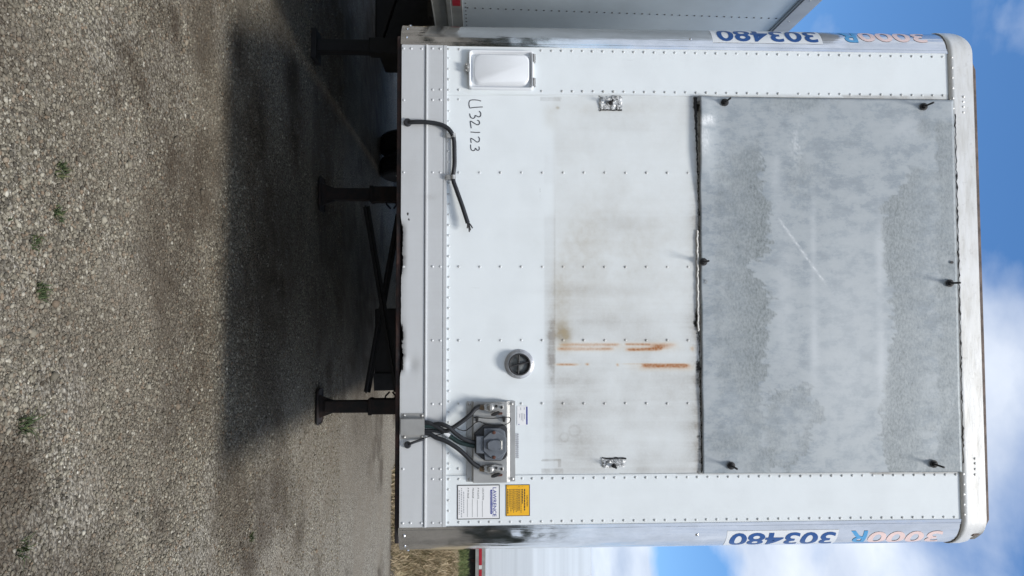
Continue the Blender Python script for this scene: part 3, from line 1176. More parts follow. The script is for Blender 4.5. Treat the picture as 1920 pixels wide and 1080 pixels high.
for px, py in ((757, 91), (771, 91.3), (791, 91.5), (757.3, 187.3), (757, 323), (756.5, 500), (755.8, 879.5), (755, 981), (769.5, 981), (789.7, 981)):
    rivet(mb, px, py, -0.014, 0.0066)


def wear_rail(V):
    px, py = project(V)
    A = np.zeros((len(V), 4))
    lo = fbm(px / 40 + 3, py / 40 + 8, 51)
    hi = fbm(px / 6 + 3, py / 6 + 8, 55)
    hurt = sm(py, 405, 430) * (1 - sm(py, 690, 708)) * (0.25 + 0.75 * sm(np.abs(py - 562), 25, 70))
    edge = 750 + hurt * 6
    A[:, 0] = 0.05 + 0.08 * lo + 0.30 * (1 - sm(px, edge, edge + 6)) * hi + 0.18 * hurt * (1 - sm(px, 756, 768))
    A[:, 0] += 0.06 * ((px > 801) & (px < 829))
    A[:, 0] += 0.10 * sm(px, 828, 830) * hi + 0.20 * blob(px, py, 776, 330, 22, 60) * lo + 0.25 * blob(px, py, 806, 370, 12, 6)
    A[:, 3] = hurt * (1 - sm(px, 754, 759)) * (0.35 + 0.6 * hi)
    A[:, 3] += 0.85 * blob(px, py, 764.5, 401, 2.6, 4.0) + 0.75 * blob(px, py, 766, 411, 2.6, 3.2) + 0.6 * blob(px, py, 773, 684.5, 1.5, 1.2) + 0.45 * blob(px, py, 769, 684, 5, .8)
    A[:, 2] = 0.25 * (1 - sm(px, 750, 754)) * lo
    return np.clip(A, 0, 1)


wear(mb.build('bottom_rail', M['rail'], tr, 30), wear_rail)

mb = MB()
box(mb, -W2 - 0.05, W2 + 0.08, 0.004, 1.30, 1.026, ZB - 0.004)
mb.build('coupler_plate', M['rust_edge'], tr, bevel=0.004)

# --- polished corner posts with their lettering
def post_xy(s, th):
    return s * (W2 + RC * math.sin(th)), SIDE_Y + RC * (1 - math.cos(th))


for s in (-1, 1):
    mb = MB()
    path = [(s * (W2 + RC * math.sin(t_)), SIDE_Y + RC * (1 - math.cos(t_))) for t_ in np.linspace(0.03, math.pi / 2, 26)]
    path += [(s * (W2 + RC), SIDE_Y + RC + d) for d in (0.06, 0.12)]
    zs_ = np.concatenate([np.arange(ZB - 0.006, ZT + 0.04, 0.03)])
    V, Fq = [], []
    for x, y in path:
        for z_ in zs_:
            dd = 0.0
            if z_ < 1.6:
                dd = 0.004 * (float(vnoise(np.array([z_ * 9]), np.array([x * 30.0]), 101 + s)[0]) - 0.5)
            V.append((x + s * dd, y - dd, z_))
    nz = len(zs_)
    for a in range(len(path) - 1):
        for b in range(nz - 1):
            Fq.append((a * nz + b, (a + 1) * nz + b, (a + 1) * nz + b + 1, a * nz + b + 1))
    mb.add(V, Fq)
    # the lip beside the sheet
    x_in = s * (W2 - 0.001)
    box(mb, min(x_in, x_in + s * 0.014), max(x_in, x_in + s * 0.014), -0.0075, 0.0, ZB + 0.004, ZT - 0.002)
    box(mb, min(x_in + s * 0.017, x_in + s * 0.021), max(x_in + s * 0.017, x_in + s * 0.021), -0.0062, 0.0, ZB + 0.004, ZT - 0.002)
    for th, zz_ in ((0.30, 1.07), (0.75, 1.07), (1.2, 1.08), (0.42, P(1302, 540)[1])):
        x, y = post_xy(s, th)
        nrm = (s * math.sin(th), -math.cos(th), 0)
        dome(mb, (x, y, zz_), 0.0085, 0.005, nrm, 10)
    post = mb.build('corner_post', M['chrome'], tr, 35)

    def theta_at(py, px):
        best = None
        for t_ in np.linspace(0.0, 1.25, 500):
            x, y = post_xy(s, t_)
            z_ = P(px, py, y)[1]
            qx, qy = project(np.array([[x, y, z_]]))
            d = abs(float(qy[0]) - py)
            if best is None or d < best[0]:
                best = (d, t_, z_)
        return best[1], best[2]

    def wrap(body, px0, px1, py_edge, height, grow, name, mat, parent, offset):
        """lettering that runs down the post with its tops to the right"""
        th0, z0 = theta_at(py_edge, px0)
        _, z1 = theta_at(py_edge, px1)
        v, f = text_geo(body, 1.0, offset=offset)
        xs0, xs1 = min(q[0] for q in v), max(q[0] for q in v)
        ys0, ys1 = min(q[1] for q in v), max(q[1] for q in v)
        bm = bmesh.new()
        bv = [bm.verts.new((q[0], q[1], 0)) for q in v]
        for q in f:
            try:
                bm.faces.new([bv[i] for i in q])
            except ValueError:
                pass
        for k in range(1, 12):
            bmesh.ops.bisect_plane(bm, geom=bm.verts[:] + bm.edges[:] + bm.faces[:], plane_co=(0, ys0 + (ys1 - ys0) * k / 12, 0), plane_no=(0, 1, 0))
        bm.verts.ensure_lookup_table()
        g = MB()
        vv = []
        for q in bm.verts:
            u = (q.co.x - xs0) / (xs1 - xs0)
            w = (q.co.y - ys0) / (ys1 - ys0)
            th = th0 + (w if s > 0 else (1 - w)) * height / RC
            x, y = post_xy(s, th)
            vv.append((x + s * grow * math.sin(th), y - grow * math.cos(th), z0 + (z1 - z0) * u))
        bm.verts.index_update()
        g.add(vv, [[q.index for q in fc.verts] for fc in bm.faces])
        bm.free()
        return g.build(name, mat, parent)

    if s < 0:
        dx0, dx1, ey, e0, e1, gy = 1543, 1337, 83.0, 1536, 1347, 80.5
        gx0, gx1, gey = 1741, 1578, 80.0
    else:
        dx0, dx1, ey, e0, e1, gy = 1573, 1364, 992.5, 1568, 1371, 996.5
        gx0, gx1, gey = 1769, 1596, 995.0
    th0, za = theta_at(ey, dx0)
    _, zb_ = theta_at(ey, dx1)
    g = MB()
    V, Fq = [], []
    ths = np.linspace(th0, th0 + 0.118 / RC, 12)
    for t_ in ths:
        x, y = post_xy(s, t_)
        for z_ in (za, zb_):
            V.append((x + s * 0.0012 * math.sin(t_), y - 0.0012 * math.cos(t_), z_))
    g.add(V, [(2 * i, 2 * i + 1, 2 * i + 3, 2 * i + 2) for i in range(11)])
    dec = g.build('number_decal', M['decal_white'], post, 60)
    wrap('303480', e0, e1, gy, 0.098, 0.0022, 'number', M['blue'], dec, 0.022)
    wrap('3000', gx0, gx1 + 36, gey, 0.088, 0.0016, 'faded_number', M['ghost_pink'], post, 0.02)
    wrap('R', gx1 + 32, gx1, gey, 0.088, 0.0016, 'faded_letter', M['ghost_blue'], post, 0.02)

# --- roof cap
Z_CAP = P(1834, 540)[1]
mb = MB()
GR = 0.006
out_path = [(-(W2 + RC) - GR, 0.55), (-(W2 + RC) - GR, 0.30)]
for t_ in np.linspace(math.pi / 2, 0, 14):
    out_path.append((-(W2 + (RC + GR) * math.sin(t_)), SIDE_Y - GR + (RC + GR) * (1 - math.cos(t_))))
out_path += [(x, SIDE_Y - GR) for x in np.linspace(-W2, W2, 40)[1:-1]]
for t_ in np.linspace(0, math.pi / 2, 14):
    out_path.append(((W2 + (RC + GR) * math.sin(t_)), SIDE_Y - GR + (RC + GR) * (1 - math.cos(t_))))
out_path += [((W2 + RC) + GR, 0.30), ((W2 + RC) + GR, 0.55)]


def cap_top(x):
    d = abs(x) - 1.16
    if d <= 0:
        return Z_CAP
    rr = 0.16
    d = min(d, rr - 0.004)
    return Z_CAP - 0.85 * (rr - math.sqrt(rr * rr - d * d))


rows = []
for tt in (0.0, 0.25, 0.5, 0.75, 0.9, 1.0):
    rows.append([(x, y, ZT + (cap_top(x) - ZT) * tt) for x, y in out_path])
inn = []
for x, y in out_path:
    inn.append((x * 0.985, y + 0.014, cap_top(x) + 0.006))
rows.append(inn)
rows.append([(x * 0.95, y + 0.07, cap_top(x) + 0.012) for x, y in out_path])
rows = [[(x - max(0.0, x - 1.22) * 0.7 * (vnoise(np.array([y * 26.0 + a]), np.array([z_ * 31.0]), 151)[0] - 0.35) * sm(np.array(z_), ZT + 0.05, Z_CAP - 0.06),
          y + max(0.0, x - 1.2) * 0.5 * (vnoise(np.array([y * 21.0]), np.array([z_ * 27.0 + a]), 153)[0] - 0.5) * sm(np.array(z_), ZT + 0.05, Z_CAP - 0.06), z_) for x, y, z_ in r_] for a, r_ in enumerate(rows)]
V = [tuple(float(k) for k in q) for r_ in rows for q in r_]
n_ = len(out_path)
Fq = [(a * n_ + b, a * n_ + b + 1, (a + 1) * n_ + b + 1, (a + 1) * n_ + b) for a in range(len(rows) - 1) for b in range(n_ - 1)]
mb.add(V, Fq)
yc = SIDE_Y - GR
for k in range(46):
    py = 107.5 + 19.05 * k
    px = 1784.5 + (py - 108) * (1808.5 - 1784.5) / 865
    if py < 215 or py > 872:
        rivet(mb, px, py, yc, 0.0066)
for py in (181.5, 190.5, 200, 210.5):
    rivet(mb, 1806.5, py, yc, 0.0066)
for py in (860, 869, 879.5, 889.5):
    rivet(mb, 1828.5, py, yc, 0.0066)
cap = mb.build('roof_cap', M['cap'], tr, 45)
md = cap.modifiers.new('thickness', 'SOLIDIFY')
md.thickness = 0.003
md.offset = -1
mb = MB()
pts = [(-1.165, Z_CAP - 0.02), (-1.14, Z_CAP + 0.001)]
z_l, z_r = 0.032, 0.030
prism(mb, [(-1.165, Z_CAP - 0.025), (1.155, Z_CAP - 0.025), (1.245, Z_CAP - 0.06), (1.235, Z_CAP - 0.01), (1.165, Z_CAP + z_r), (0.3, Z_CAP + z_r + 0.003), (-1.08, Z_CAP + z_l), (-1.15, Z_CAP + 0.004)], 0.012, 0.05)
mb.build('roof_edge_strip', M['brown_strip'], tr, bevel=0.004)

# --- body of the box behind the front wall
mb = MB()
box(mb, -W2 - RC + 0.004, W2 + RC - 0.004, RC + 0.02, 11.5, ZB + 0.01, Z_CAP - 0.14)
mb.build('box_body', M['white'], tr)
wear(bpy.data.objects['box_body'], lambda V: np.zeros((len(V), 4)))
mb = MB()
prism(mb, [(-W2 - RC + 0.006, Z_CAP - 0.139), (W2 + RC - 0.006, Z_CAP - 0.139), (1.16, Z_CAP + 0.004), (-1.16, Z_CAP + 0.004)], 0.32, 11.5)
prism(mb, [(-1.14, Z_CAP - 0.139), (1.14, Z_CAP - 0.139), (1.14, Z_CAP + 0.003), (-1.14, Z_CAP + 0.003)], 0.06, 0.32)
mb.build('roof', M['cap'], tr)


def repeat(ob, steps):
    for d in steps:
        c = ob.copy()
        COL.objects.link(c)
        c.location = ob.location + Vector(d)


mb = MB()
box(mb, -1.23, 1.23, 1.5, 1.555, ZB - 0.085, ZB + 0.009)
repeat(mb.build('crossmember', M['under'], tr), [(0, 0.38 * k, 0) for k in range(1, 26)])
for s in (-1, 1):
    mb = MB()
    box(mb, s * 1.262 - 0.03, s * 1.262 + 0.03, 0.30, 11.5, ZB - 0.03, ZB + 0.0095)
    mb.build('side_rail', M['rust_edge'], tr)

# --- landing gear
YG = 2.92
for s in (-1, 1):
    X = 0.936 * s
    mb = MB()
    box(mb, X - 0.066, X + 0.066, YG - 0.066, YG + 0.066, 0.46, 1.02)
    box(mb, X - 0.052, X + 0.052, YG - 0.052, YG + 0.052, 0.07, 0.46)
    box(mb, X - 0.072, X + 0.072, YG - 0.072, YG + 0.072, 0.45, 0.485)
    xo = X + s * 0.066
    box(mb, min(xo, xo + s * 0.022), max(xo, xo + s * 0.022), YG - 0.05, YG + 0.07, 0.70, 1.02)
    leg = mb.build('landing_leg', M['rust_black'], tr, bevel=0.006)
    mb = MB()
    lp = [[(x + X, YG + y, z_) for x, y in rrect(-a, a, -b, b, 0.04, 4)] for a, b, z_ in
          ((0.150, 0.105, 0.030), (0.157, 0.110, 0.022), (0.150, 0.105, 0.010), (0.13, 0.09, 0.004))]
    loft(mb, [[(x + X, YG + y, 0.022) for x, y in rrect(-0.143, 0.143, -0.098, 0.098, 0.04, 4)]] + lp)
    loft(mb, [[(x + X, YG + y, 0.022) for x, y in rrect(-0.143, 0.143, -0.098, 0.098, 0.04, 4)]], cap=True)
    prism(mb, [(X - 0.10, 0.022), (X + 0.10, 0.022), (X + 0.055, 0.14), (X - 0.055, 0.14)], YG - 0.012, YG + 0.012)
    mb.build('foot', M['rust_black'], leg, 40)
for a, b in (((686, 386), (744, 735)), ((745, 398), (684, 738))):
    mb = MB()
    ax, az = P(a[0], a[1], YG)
    bx, bz = P(b[0], b[1], YG)
    off = 0.0 if a[0] < 700 else 0.09
    bar(mb, (ax, YG + off, az), (bx, YG + off, bz), 0.075, 0.012, up=(0, 1, 0))
    bar(mb, (ax, YG + off + 0.036, az), (bx, YG + off + 0.036, bz), 0.012, 0.060, up=(0, 1, 0))
    mb.build('diagonal_brace', M['under'], tr)
for s in (-1, 1):
    sx = s * 0.872
    for z_ in (0.60, 0.96, 0.685):
        mb = MB()
        tube(mb, [(sx, YG, z_ - 0.012), (sx - s * 0.025, YG, z_ - 0.004), (sx - s * 0.06, YG, z_ + (0.03 if z_ < 0.65 else -0.03))], 0.008, 6)
        mb.build('brace_strap', M['under'], tr)
# dark box slung under the floor, and its pale side
mb = MB()
xa, za_ = P(703, 578, 4.6)
xb, zb2 = P(703, 729, 4.6)
box(mb, xa, xb, 4.6, 5.3, za_, 0.97)
mb.build('underslung_box', M['under'], tr, bevel=0.02)
mb = MB()
xp, _ = P(703, 700, 4.59)
prism(mb, [(xp, za_ - 0.01), (xb + 0.02, za_ + 0.0), (xb + 0.005, 0.95), (xp, 0.95)], 4.575, 4.59)
mb.build('splash_guard', M['tyre'], tr, bevel=0.003)


def wheel(parent, x, y, side, rim_mat, rad=0.50, wd=0.27):
    """a tyre lying across x with its rim as a child"""
    mb = MB()
    hw = wd / 2
    prof = [(-hw * 0.8, 0.30), (-hw, 0.36), (-hw * 0.98, rad * 0.93), (-hw * 0.82, rad * 0.985)]
    for k in range(-3, 4):
        c_ = k * hw * 0.22
        prof += [(c_ - hw * 0.085, rad), (c_ + hw * 0.05, rad), (c_ + hw * 0.06, rad - 0.011), (c_ + hw * 0.12, rad - 0.011)]
    prof += [(hw * 0.82, rad * 0.985), (hw * 0.98, rad * 0.93), (hw, 0.36), (hw * 0.8, 0.30)]
    lathe(mb, prof, (x, y, rad), (1, 0, 0), 40, closed_ends=False)
    t = mb.build('tyre', M['tyre'], parent, 30)
    mb = MB()
    lathe(mb, [(-0.02, 0.02), (-0.02, 0.20), (0.05, 0.29), (hw * 0.8, 0.302), (hw * 0.86, 0.29), (0.06, 0.27), (0.02, 0.19), (0.03, 0.16), (0.11, 0.13), (0.15, 0.11), (0.15, 0.01)],
          (x, y, rad), (side, 0, 0), 32)
    mb.build('rim', rim_mat, t, 30)
    return t


for x, s in ((-1.12, -1), (-0.78, -1), (0.78, 1), (1.12, 1)):
    wheel(tr, x, 10.1, s, M['rim'])
mb = MB()
tube(mb, [(-1.1, 10.1, 0.5), (1.1, 10.1, 0.5)], 0.065, 12)
mb.build('axle', M['under'], tr)
for s in (-1, 1):
    mb = MB()
    box(mb, s * 0.5 - 0.05, s * 0.5 + 0.05, 9.2, 11.0, 0.80, 0.96)
    box(mb, s * 0.5 - 0.04, s * 0.5 + 0.04, 10.0, 10.2, 0.56, 0.802)
    mb.build('suspension_beam', M['under'], tr)

# --- galvanised sheet
c_bl, c_tl, c_tr, c_br = (1310.5, 181), (1787, 187.5), (1803.5, 885), (1318, 888)
SY = -0.013
mb = MB()
na, nb_ = 170, 120
V = []
for i in range(na + 1):
    u = i / na
    for j in range(nb_ + 1):
        w = j / nb_
        px = (c_bl[0] * (1 - u) + c_br[0] * u) * (1 - w) + (c_tl[0] * (1 - u) + c_tr[0] * u) * w
        py = (c_bl[1] * (1 - u) + c_br[1] * u) * (1 - w) + (c_tl[1] * (1 - u) + c_tr[1] * u) * w
        y = SY - 0.0035 * (float(vnoise(np.array([u * 4.0]), np.array([w * 3.0]), 111)[0]) - 0.5)
        curl = math.exp(-(w / 0.06) ** 2) * (1 - float(sm(np.array([u]), 0.14, 0.30)[0])) * 0.016
        curl += math.exp(-(w / 0.05) ** 2) * 0.0015 * math.sin(u * 19)
        tri_ = max(0.0, (w - 0.86) / 0.14 + (u - 0.80) / 0.20 - 0.75)
        y -= curl
        y += 0.0012 * max(0, 1 - abs(tri_ - 0.25) * 3) * (1 if tri_ > 0 else 0) - 0.002 * max(0.0, tri_ - 0.3)
        x, z_ = P(px + (0.5 * math.sin(u * 23) + 0.4 * math.sin(u * 47)) * max(0, 1 - w * 12), py, SY)
        V.append((x, y, z_))
mb.add(V, [(a * (nb_ + 1) + b, (a + 1) * (nb_ + 1) + b, (a + 1) * (nb_ + 1) + b + 1, a * (nb_ + 1) + b + 1) for a in range(na) for b in range(nb_)])
sheet = mb.build('galvanised_sheet', M['galv'], tr, 60)


def wear_and_shine(V):
    px, py = project(V)
    A = np.zeros((len(V), 4))
    lo = fbm(px / 60 + 3, py / 60 + 3, 121)
    hi_ = fbm(px / 5 + 3, py / 5 + 3, 127)
    jag = 34 * (fbm(py / 16, px / 40, 161) - 0.5) + 30 * (fbm(py / 5, px / 9, 163, 3) - 0.5)
    e1 = 1440 + 12 * np.sin(py / 70.0) - 40 * blob(px * 0, py, 0, 505, 1, 26) + 14 * blob(px * 0, py, 0, 400, 1, 40) + jag
    z = (0.34 + 0.46 * sm(px, 1345, 1440)) * sm(px, 1312, 1350) * (1 - sm(px, e1 - 3, e1 + 3)) * sm(py + 0.5 * jag, 205, 330) * (1 - 0.45 * sm(py, 700, 745))
    e2 = 1662 - 10 * np.sin(py / 55.0) + 34 * (1 - sm(py, 335, 380)) + 0.8 * jag
    z2 = sm(px, e2 - 3, e2 + 3) * (0.74 - 0.40 * sm(px, 1668, 1750)) * sm(py + 0.5 * jag, 285, 330)
    rr = np.hypot((px - 1470 + 0.25 * (py - 800)) / 66, (py - 806) / 78) + 0.018 * jag + 0.5 * (fbm(px / 30, py / 30, 171) - 0.5)
    z3 = 0.26 + 0.34 * sm(rr, 0.45, 1.0)
    z3 = z3 * (1 - sm(rr, 0.98, 1.04)) * sm(px, 1425, 1450) + 0.46 * blob(px, py, 1375, 830, 70, 40)
    z4 = 0.52 * sm(px + 0.5 * jag, 1752, 1762) * sm(py, 215, 240) + 0.40 * blob(px, py, 1490, 190, 90, 30) + 0.5 * blob(px, py, 1735, 240, 24, 24) + 0.30 * blob(px, py, 1500, 330, 50, 90) + 0.22 * blob(px, py, 1600, 280, 70, 80)
    A[:, 0] = np.clip(np.maximum.reduce([z, z2, z3, z4]), 0, 1)
    b = 0.55 * blob(px, py, 1525, 460, 6, 120) + 0.6 * blob(px, py, 1527, 650, 9, 70) + 0.7 * blob(px, py, 1650, 480, 9, 90) + 0.7 * blob(px, py, 1653, 680, 10, 80)
    b += 0.6 * blob(px, py, 1455, 330, 10, 60) + 0.5 * blob(px, py, 1470, 560, 20, 120) + 0.5 * blob(px, py, 1700, 240, 30, 26) + 0.35 * blob(px, py, 1590, 700, 90, 150) + 0.3 * blob(px, py, 1590, 560, 60, 200)
    A[:, 1] = b
    d = np.abs((px - 1460) * 100 - (py - 410) * 72) / math.hypot(100, 72)
    sc = np.exp(-(d / 1.6) ** 2) * sm(py, 405, 420) * (1 - sm(py, 520, 535))
    A[:, 2] = np.clip(0.55 * sc + 0.9 * np.exp(-(((px - 1322) / 18) ** 4 + ((py - 225) / 9) ** 4)) * (0.3 + 1.3 * hi_)
                      + 0.75 * np.exp(-(np.hypot((px - 1311) / 20, (py - 262) / 30)) ** 4) * (0.2 + hi_) + 0.35 * blob(px, py, 1493, 270, 12, 40) * (fbm(px / 4, py / 4, 125) > 0.5), 0, 1)  # scratch and pale spots, plus white patches painting the shine of the bent corner
    return np.clip(A, 0, 1)


wear(sheet, wear_and_shine)
sheet.modifiers.new('thickness', 'SOLIDIFY').thickness = 0.0016


def bolt(px, py, Y, ln=0.075, r=0.0048, nut=0.0125, washer=0.019, name='bolt', parent=sheet):
    x, z_ = P(px, py, Y)
    mb = MB()
    lathe(mb, [(0, washer), (0.003, washer), (0.004, washer * 0.8)], (x, Y, z_), (0, -1, 0), 18)
    lathe(mb, [(0.004, nut), (0.015, nut), (0.018, nut * 0.8)], (x, Y, z_), (0.02, -1, 0.03), 6)
    lathe(mb, [(0.016, r), (ln - 0.002, r), (ln, r * 0.7)], (x, Y, z_), (0.02, -1, 0.03), 10)
    return mb.build(name, M['black'], parent, 35)


for px, py in ((1359, 192), (1732, 200), (1319, 491), (1781, 531), (1371, 873), (1751, 870)):
    bolt(px, py, SY - 0.005)
mb = MB()
x, z_ = P(1784, 492, SY)
lathe(mb, [(0, 0.0075), (0.0006, 0.0075)], (x, SY - 0.004, z_), (0, -1, 0), 14)
mb.build('drill_hole', M['ink'], sheet)
mb = MB()
x, z_ = P(1322, 528, SY)
tube(mb, [(x - 0.008, SY - 0.004, z_ - 0.006), (x - 0.007, SY - 0.006, z_ + 0.004), (x, SY - 0.006, z_ + 0.009), (x + 0.007, SY - 0.006, z_ + 0.005), (x + 0.009, SY - 0.004, z_ - 0.004)], 0.0016, 6)
mb.build('wire_staple', M['zinc'], sheet)

# sealant and torn edge between the sheet and the dirty field
mb = MB()
pts, rad = [], []
for k in range(60):
    py = 432 + k * 3.2
    px = 1307.5 + 0.6 * math.sin(k * 0.9) + 0.4 * math.sin(k * 2.3) + (0.03 * (k - 30))
    x, z_ = P(px, py)
    pts.append((x, -0.006, z_))
    rad.append(0.0034 + 0.0022 * abs(math.sin(k * 1.7)) * (1 if k < 45 else 0.6))
tube(mb, pts, rad, 7)
mb.build('sealant_bead', M['caulk'], tr, 50)
for a0, a1, x0, x1 in ((183, 330, 1303, 1308.5), (330, 440, 1308.5, 1309.5), (620, 886, 1310.5, 1316)):
    mb = MB()
    pts, rad = [], []
    nn = int((a1 - a0) / 2.6)
    for k in range(nn + 1):
        py = a0 + (a1 - a0) * k / nn
        px = x0 + (x1 - x0) * k / nn + 0.5 * math.sin(py * 0.31) + 0.4 * math.sin(py * 0.83)
        x, z_ = P(px, py)
        pts.append((x, -0.001, z_))
        rad.append(0.0012 + 0.0034 * random.random() ** 3 + (0.0060 * (1 - k / nn) if a1 == 330 else 0))
    tube(mb, pts, rad, 6)
    mb.build('tar_seal', M['black'], tr, 50)
mb = MB()
pts, rad = [], []
for k in range(120):
    py = 214 + k * 5.5
    px = 1787.5 + (py - 187) * 16.8 / 698 + 2.6 + 0.8 * math.sin(k * 1.3) + 0.7 * math.sin(k * 2.9)
    x, z_ = P(px, py, yc)
    pts.append((x, yc - 0.001, z_))
    rad.append(0.0012 + 0.0042 * random.random() ** 3)
tube(mb, pts, rad, 6)
mb.build('cap_seal', M['black'], tr, 50)

# --- torn fastening patches with bolts
def torn_patch(corners, seed, bx, by):
    r_ = np.random.default_rng(seed)
    (x0, y0), (x1, y1) = corners
    nx_, ny_ = 14, 10
    V = []
    for i in range(nx_ + 1):
        for j in range(ny_ + 1):
            e = 1 if i in (0, nx_) or j in (0, ny_) else 0
            px = x0 + (x1 - x0) * i / nx_ + r_.normal(0, 0.9) * (1 + e * 0.4)
            py = y0 + (y1 - y0) * j / ny_ + r_.normal(0, 0.8) * (1 + e * 0.4)
            x, z_ = P(px, py)
            V.append((x, -0.001 - (0 if e else 0.004) - abs(r_.normal(0, 0.0035)), z_))
    g = MB()
    for i in range(nx_):
        for j in range(ny_):
            pass
    keep = []
    for i in range(nx_):
        for j in range(ny_):
            if r_.random() > 0.08:
                keep.append((i * (ny_ + 1) + j, (i + 1) * (ny_ + 1) + j, (i + 1) * (ny_ + 1) + j + 1, i * (ny_ + 1) + j + 1))
    g.add(V, keep)
    p = g.build('torn_patch', M['torn'], tr)
    bolt(bx, by, -0.006, 0.05, 0.0055, 0.0095, 0.011, 'bolt', p)
    g = MB()
    pts = []
    for k in range(9):
        px = x0 - 1 + (x1 - x0 + 2) * k / 8 + r_.normal(0, 1)
        py = (y0 - 0.5 if by > 500 else y1 + 0.5) + r_.normal(0, 0.6)
        x, z_ = P(px, py)
        pts.append((x, -0.002, z_))
    tube(g, pts, [0.003 + 0.002 * r_.random() for _ in pts], 5)
    g.build('tar_line', M['black'], p)


torn_patch(((1124, 181), (1166, 206)), 5, 1145, 193)
torn_patch(((1129, 860), (1171, 876)), 9, 1151, 873)

# --- document box on the left sheet
x0, z0 = P(878.5, 93.5, -0.02)
x1, z1 = P(1000.5, 168.5, -0.02)
mb = MB()
lo_ = []
for ins, yo in ((0, SIDE_Y), (0.0, -0.020), (0.0015, -0.027), (0.005, -0.029), (0.0095, -0.027), (0.012, -0.010), (0.0145, -0.006)):
    lo_.append([(x, yo, z_) for x, z_ in rrect(x0 + ins, x1 - ins, z0 + ins, z1 - ins, max(0.016 - ins * 0.4, 0.006), 6)])
for a, b, c, d, yo, rr in ((0.016, 0.022, 0.019, 0.017, -0.006, 0.03), (0.022, 0.030, 0.027, 0.022, -0.021, 0.032), (0.026, 0.034, 0.032, 0.026, -0.0245, 0.034)):
    # insets: left, right, bottom, top
    lo_.append([(x, yo, z_) for x, z_ in rrect(x0 + a, x1 - b, z0 + c, z1 - d, rr, 6)])
loft(mb, lo_)
dbox = mb.build('document_box', M['box_white'], tr, 50)
md = dbox.modifiers.new('bevel', 'BEVEL')
md.width = 0.0015
md.segments = 2
for py in (109.5, 154.5):
    mb = MB()
    x, z_ = P(1001.5, py, -0.02)
    box(mb, x - 0.019, x + 0.019, -0.024, SIDE_Y, z_ - 0.006, z_ + 0.007)
    tube(mb, [(x - 0.02, -0.026, z_ - 0.002), (x + 0.02, -0.026, z_ - 0.002)], 0.005, 8)
    for dx in (-0.012, 0.012):
        dome(mb, (x + dx, -0.024, z_ + 0.004), 0.003, 0.002)
    mb.build('hinge', M['zinc'], dbox, 40, 0.0)
mb = MB()
x, z_ = P(877.5, 128, -0.02)
box(mb, x - 0.020, x + 0.022, -0.032, -0.012, z_ - 0.004, z_ + 0.010)
box(mb, x - 0.010, x + 0.004, -0.036, -0.030, z_ - 0.008, z_ + 0.004)
for dx in (-0.017, 0.012):
    lathe(mb, [(0, 0.006), (0.012, 0.006)], (x + dx, -0.020, z_ - 0.010), (0, -1, 0), 10)
mb.build('latch', M['zinc'], dbox, 40, 0.0015)


# --- hoses
def hp(pts, n=8):
    q = []
    for px, py, Y in pts:
        x, z_ = P(px, py, Y)
        q.append((x, Y, z_))
    return catmull(q, n)


mb = MB()
tube(mb, hp([(765, 230, -0.004), (766, 230, -0.02), (775, 229, -0.028), (797, 229, -0.030), (820, 232, -0.030), (836, 238, -0.030), (846, 248, -0.028), (851, 262, -0.024),
             (852, 285, -0.022), (852, 310, -0.022), (849.5, 335, -0.022), (856, 356, -0.026), (866, 384, -0.032), (877, 418, -0.036)]), 0.0108, 12)
air = mb.build('cut_hose', M['hose'], tr, 60)
mb = MB()
lathe(mb, [(0, 0.020), (0.010, 0.019), (0.016, 0.015)], (P(764.5, 230, -0.014)[0], -0.014, P(764.5, 230, -0.014)[1]), (0, -1, 0), 18)
mb.build('grommet', M['rubber'], air, 40)
for a, b in (((878, 419), (882, 432)), ((879, 418), (886, 428)), ((877, 419), (880, 435)), ((876, 417), (876, 428))):
    mb = MB()
    tube(mb, hp([(a[0], a[1], -0.036), ((a[0] + b[0]) / 2 + 0.7, (a[1] + b[1]) / 2, -0.039), (b[0], b[1], -0.038)], 4), 0.0034, 6)
    mb.build('bare_wire', M['black'], air, 60)
for px, py in ((850, 254.5), (849.5, 332.5)):
    mb = MB()
    x, z_ = P(px, py, -0.022)
    lathe(mb, [(-0.010, 0.0128), (0.010, 0.0128), (0.010, 0.0112), (-0.010, 0.0112)], (x, -0.024, z_), (1, 0, 0.05), 16)
    box(mb, x - 0.011, x + 0.011, -0.030, -0.004, z_ - 0.034, z_ - 0.009)
    mb.build('hose_clamp', M['zinc'], air, 40)
mb = MB()
xa, zz_ = P(841, 250, -0.014)
xb, zq = P(841, 339, -0.014)
box(mb, xa, xb, -0.0165, -0.012, zz_ - 0.009, zz_ + 0.012)
for py in (265, 284, 304, 323):
    rivet(mb, 841.3, py, -0.0165, 0.0062)
mb.build('hose_strap', M['rail'], air, 40)
wear(bpy.data.objects['hose_strap'], lambda V: np.full((len(V), 4), 0.0) + np.array([0.15, 0, 0, 0]))

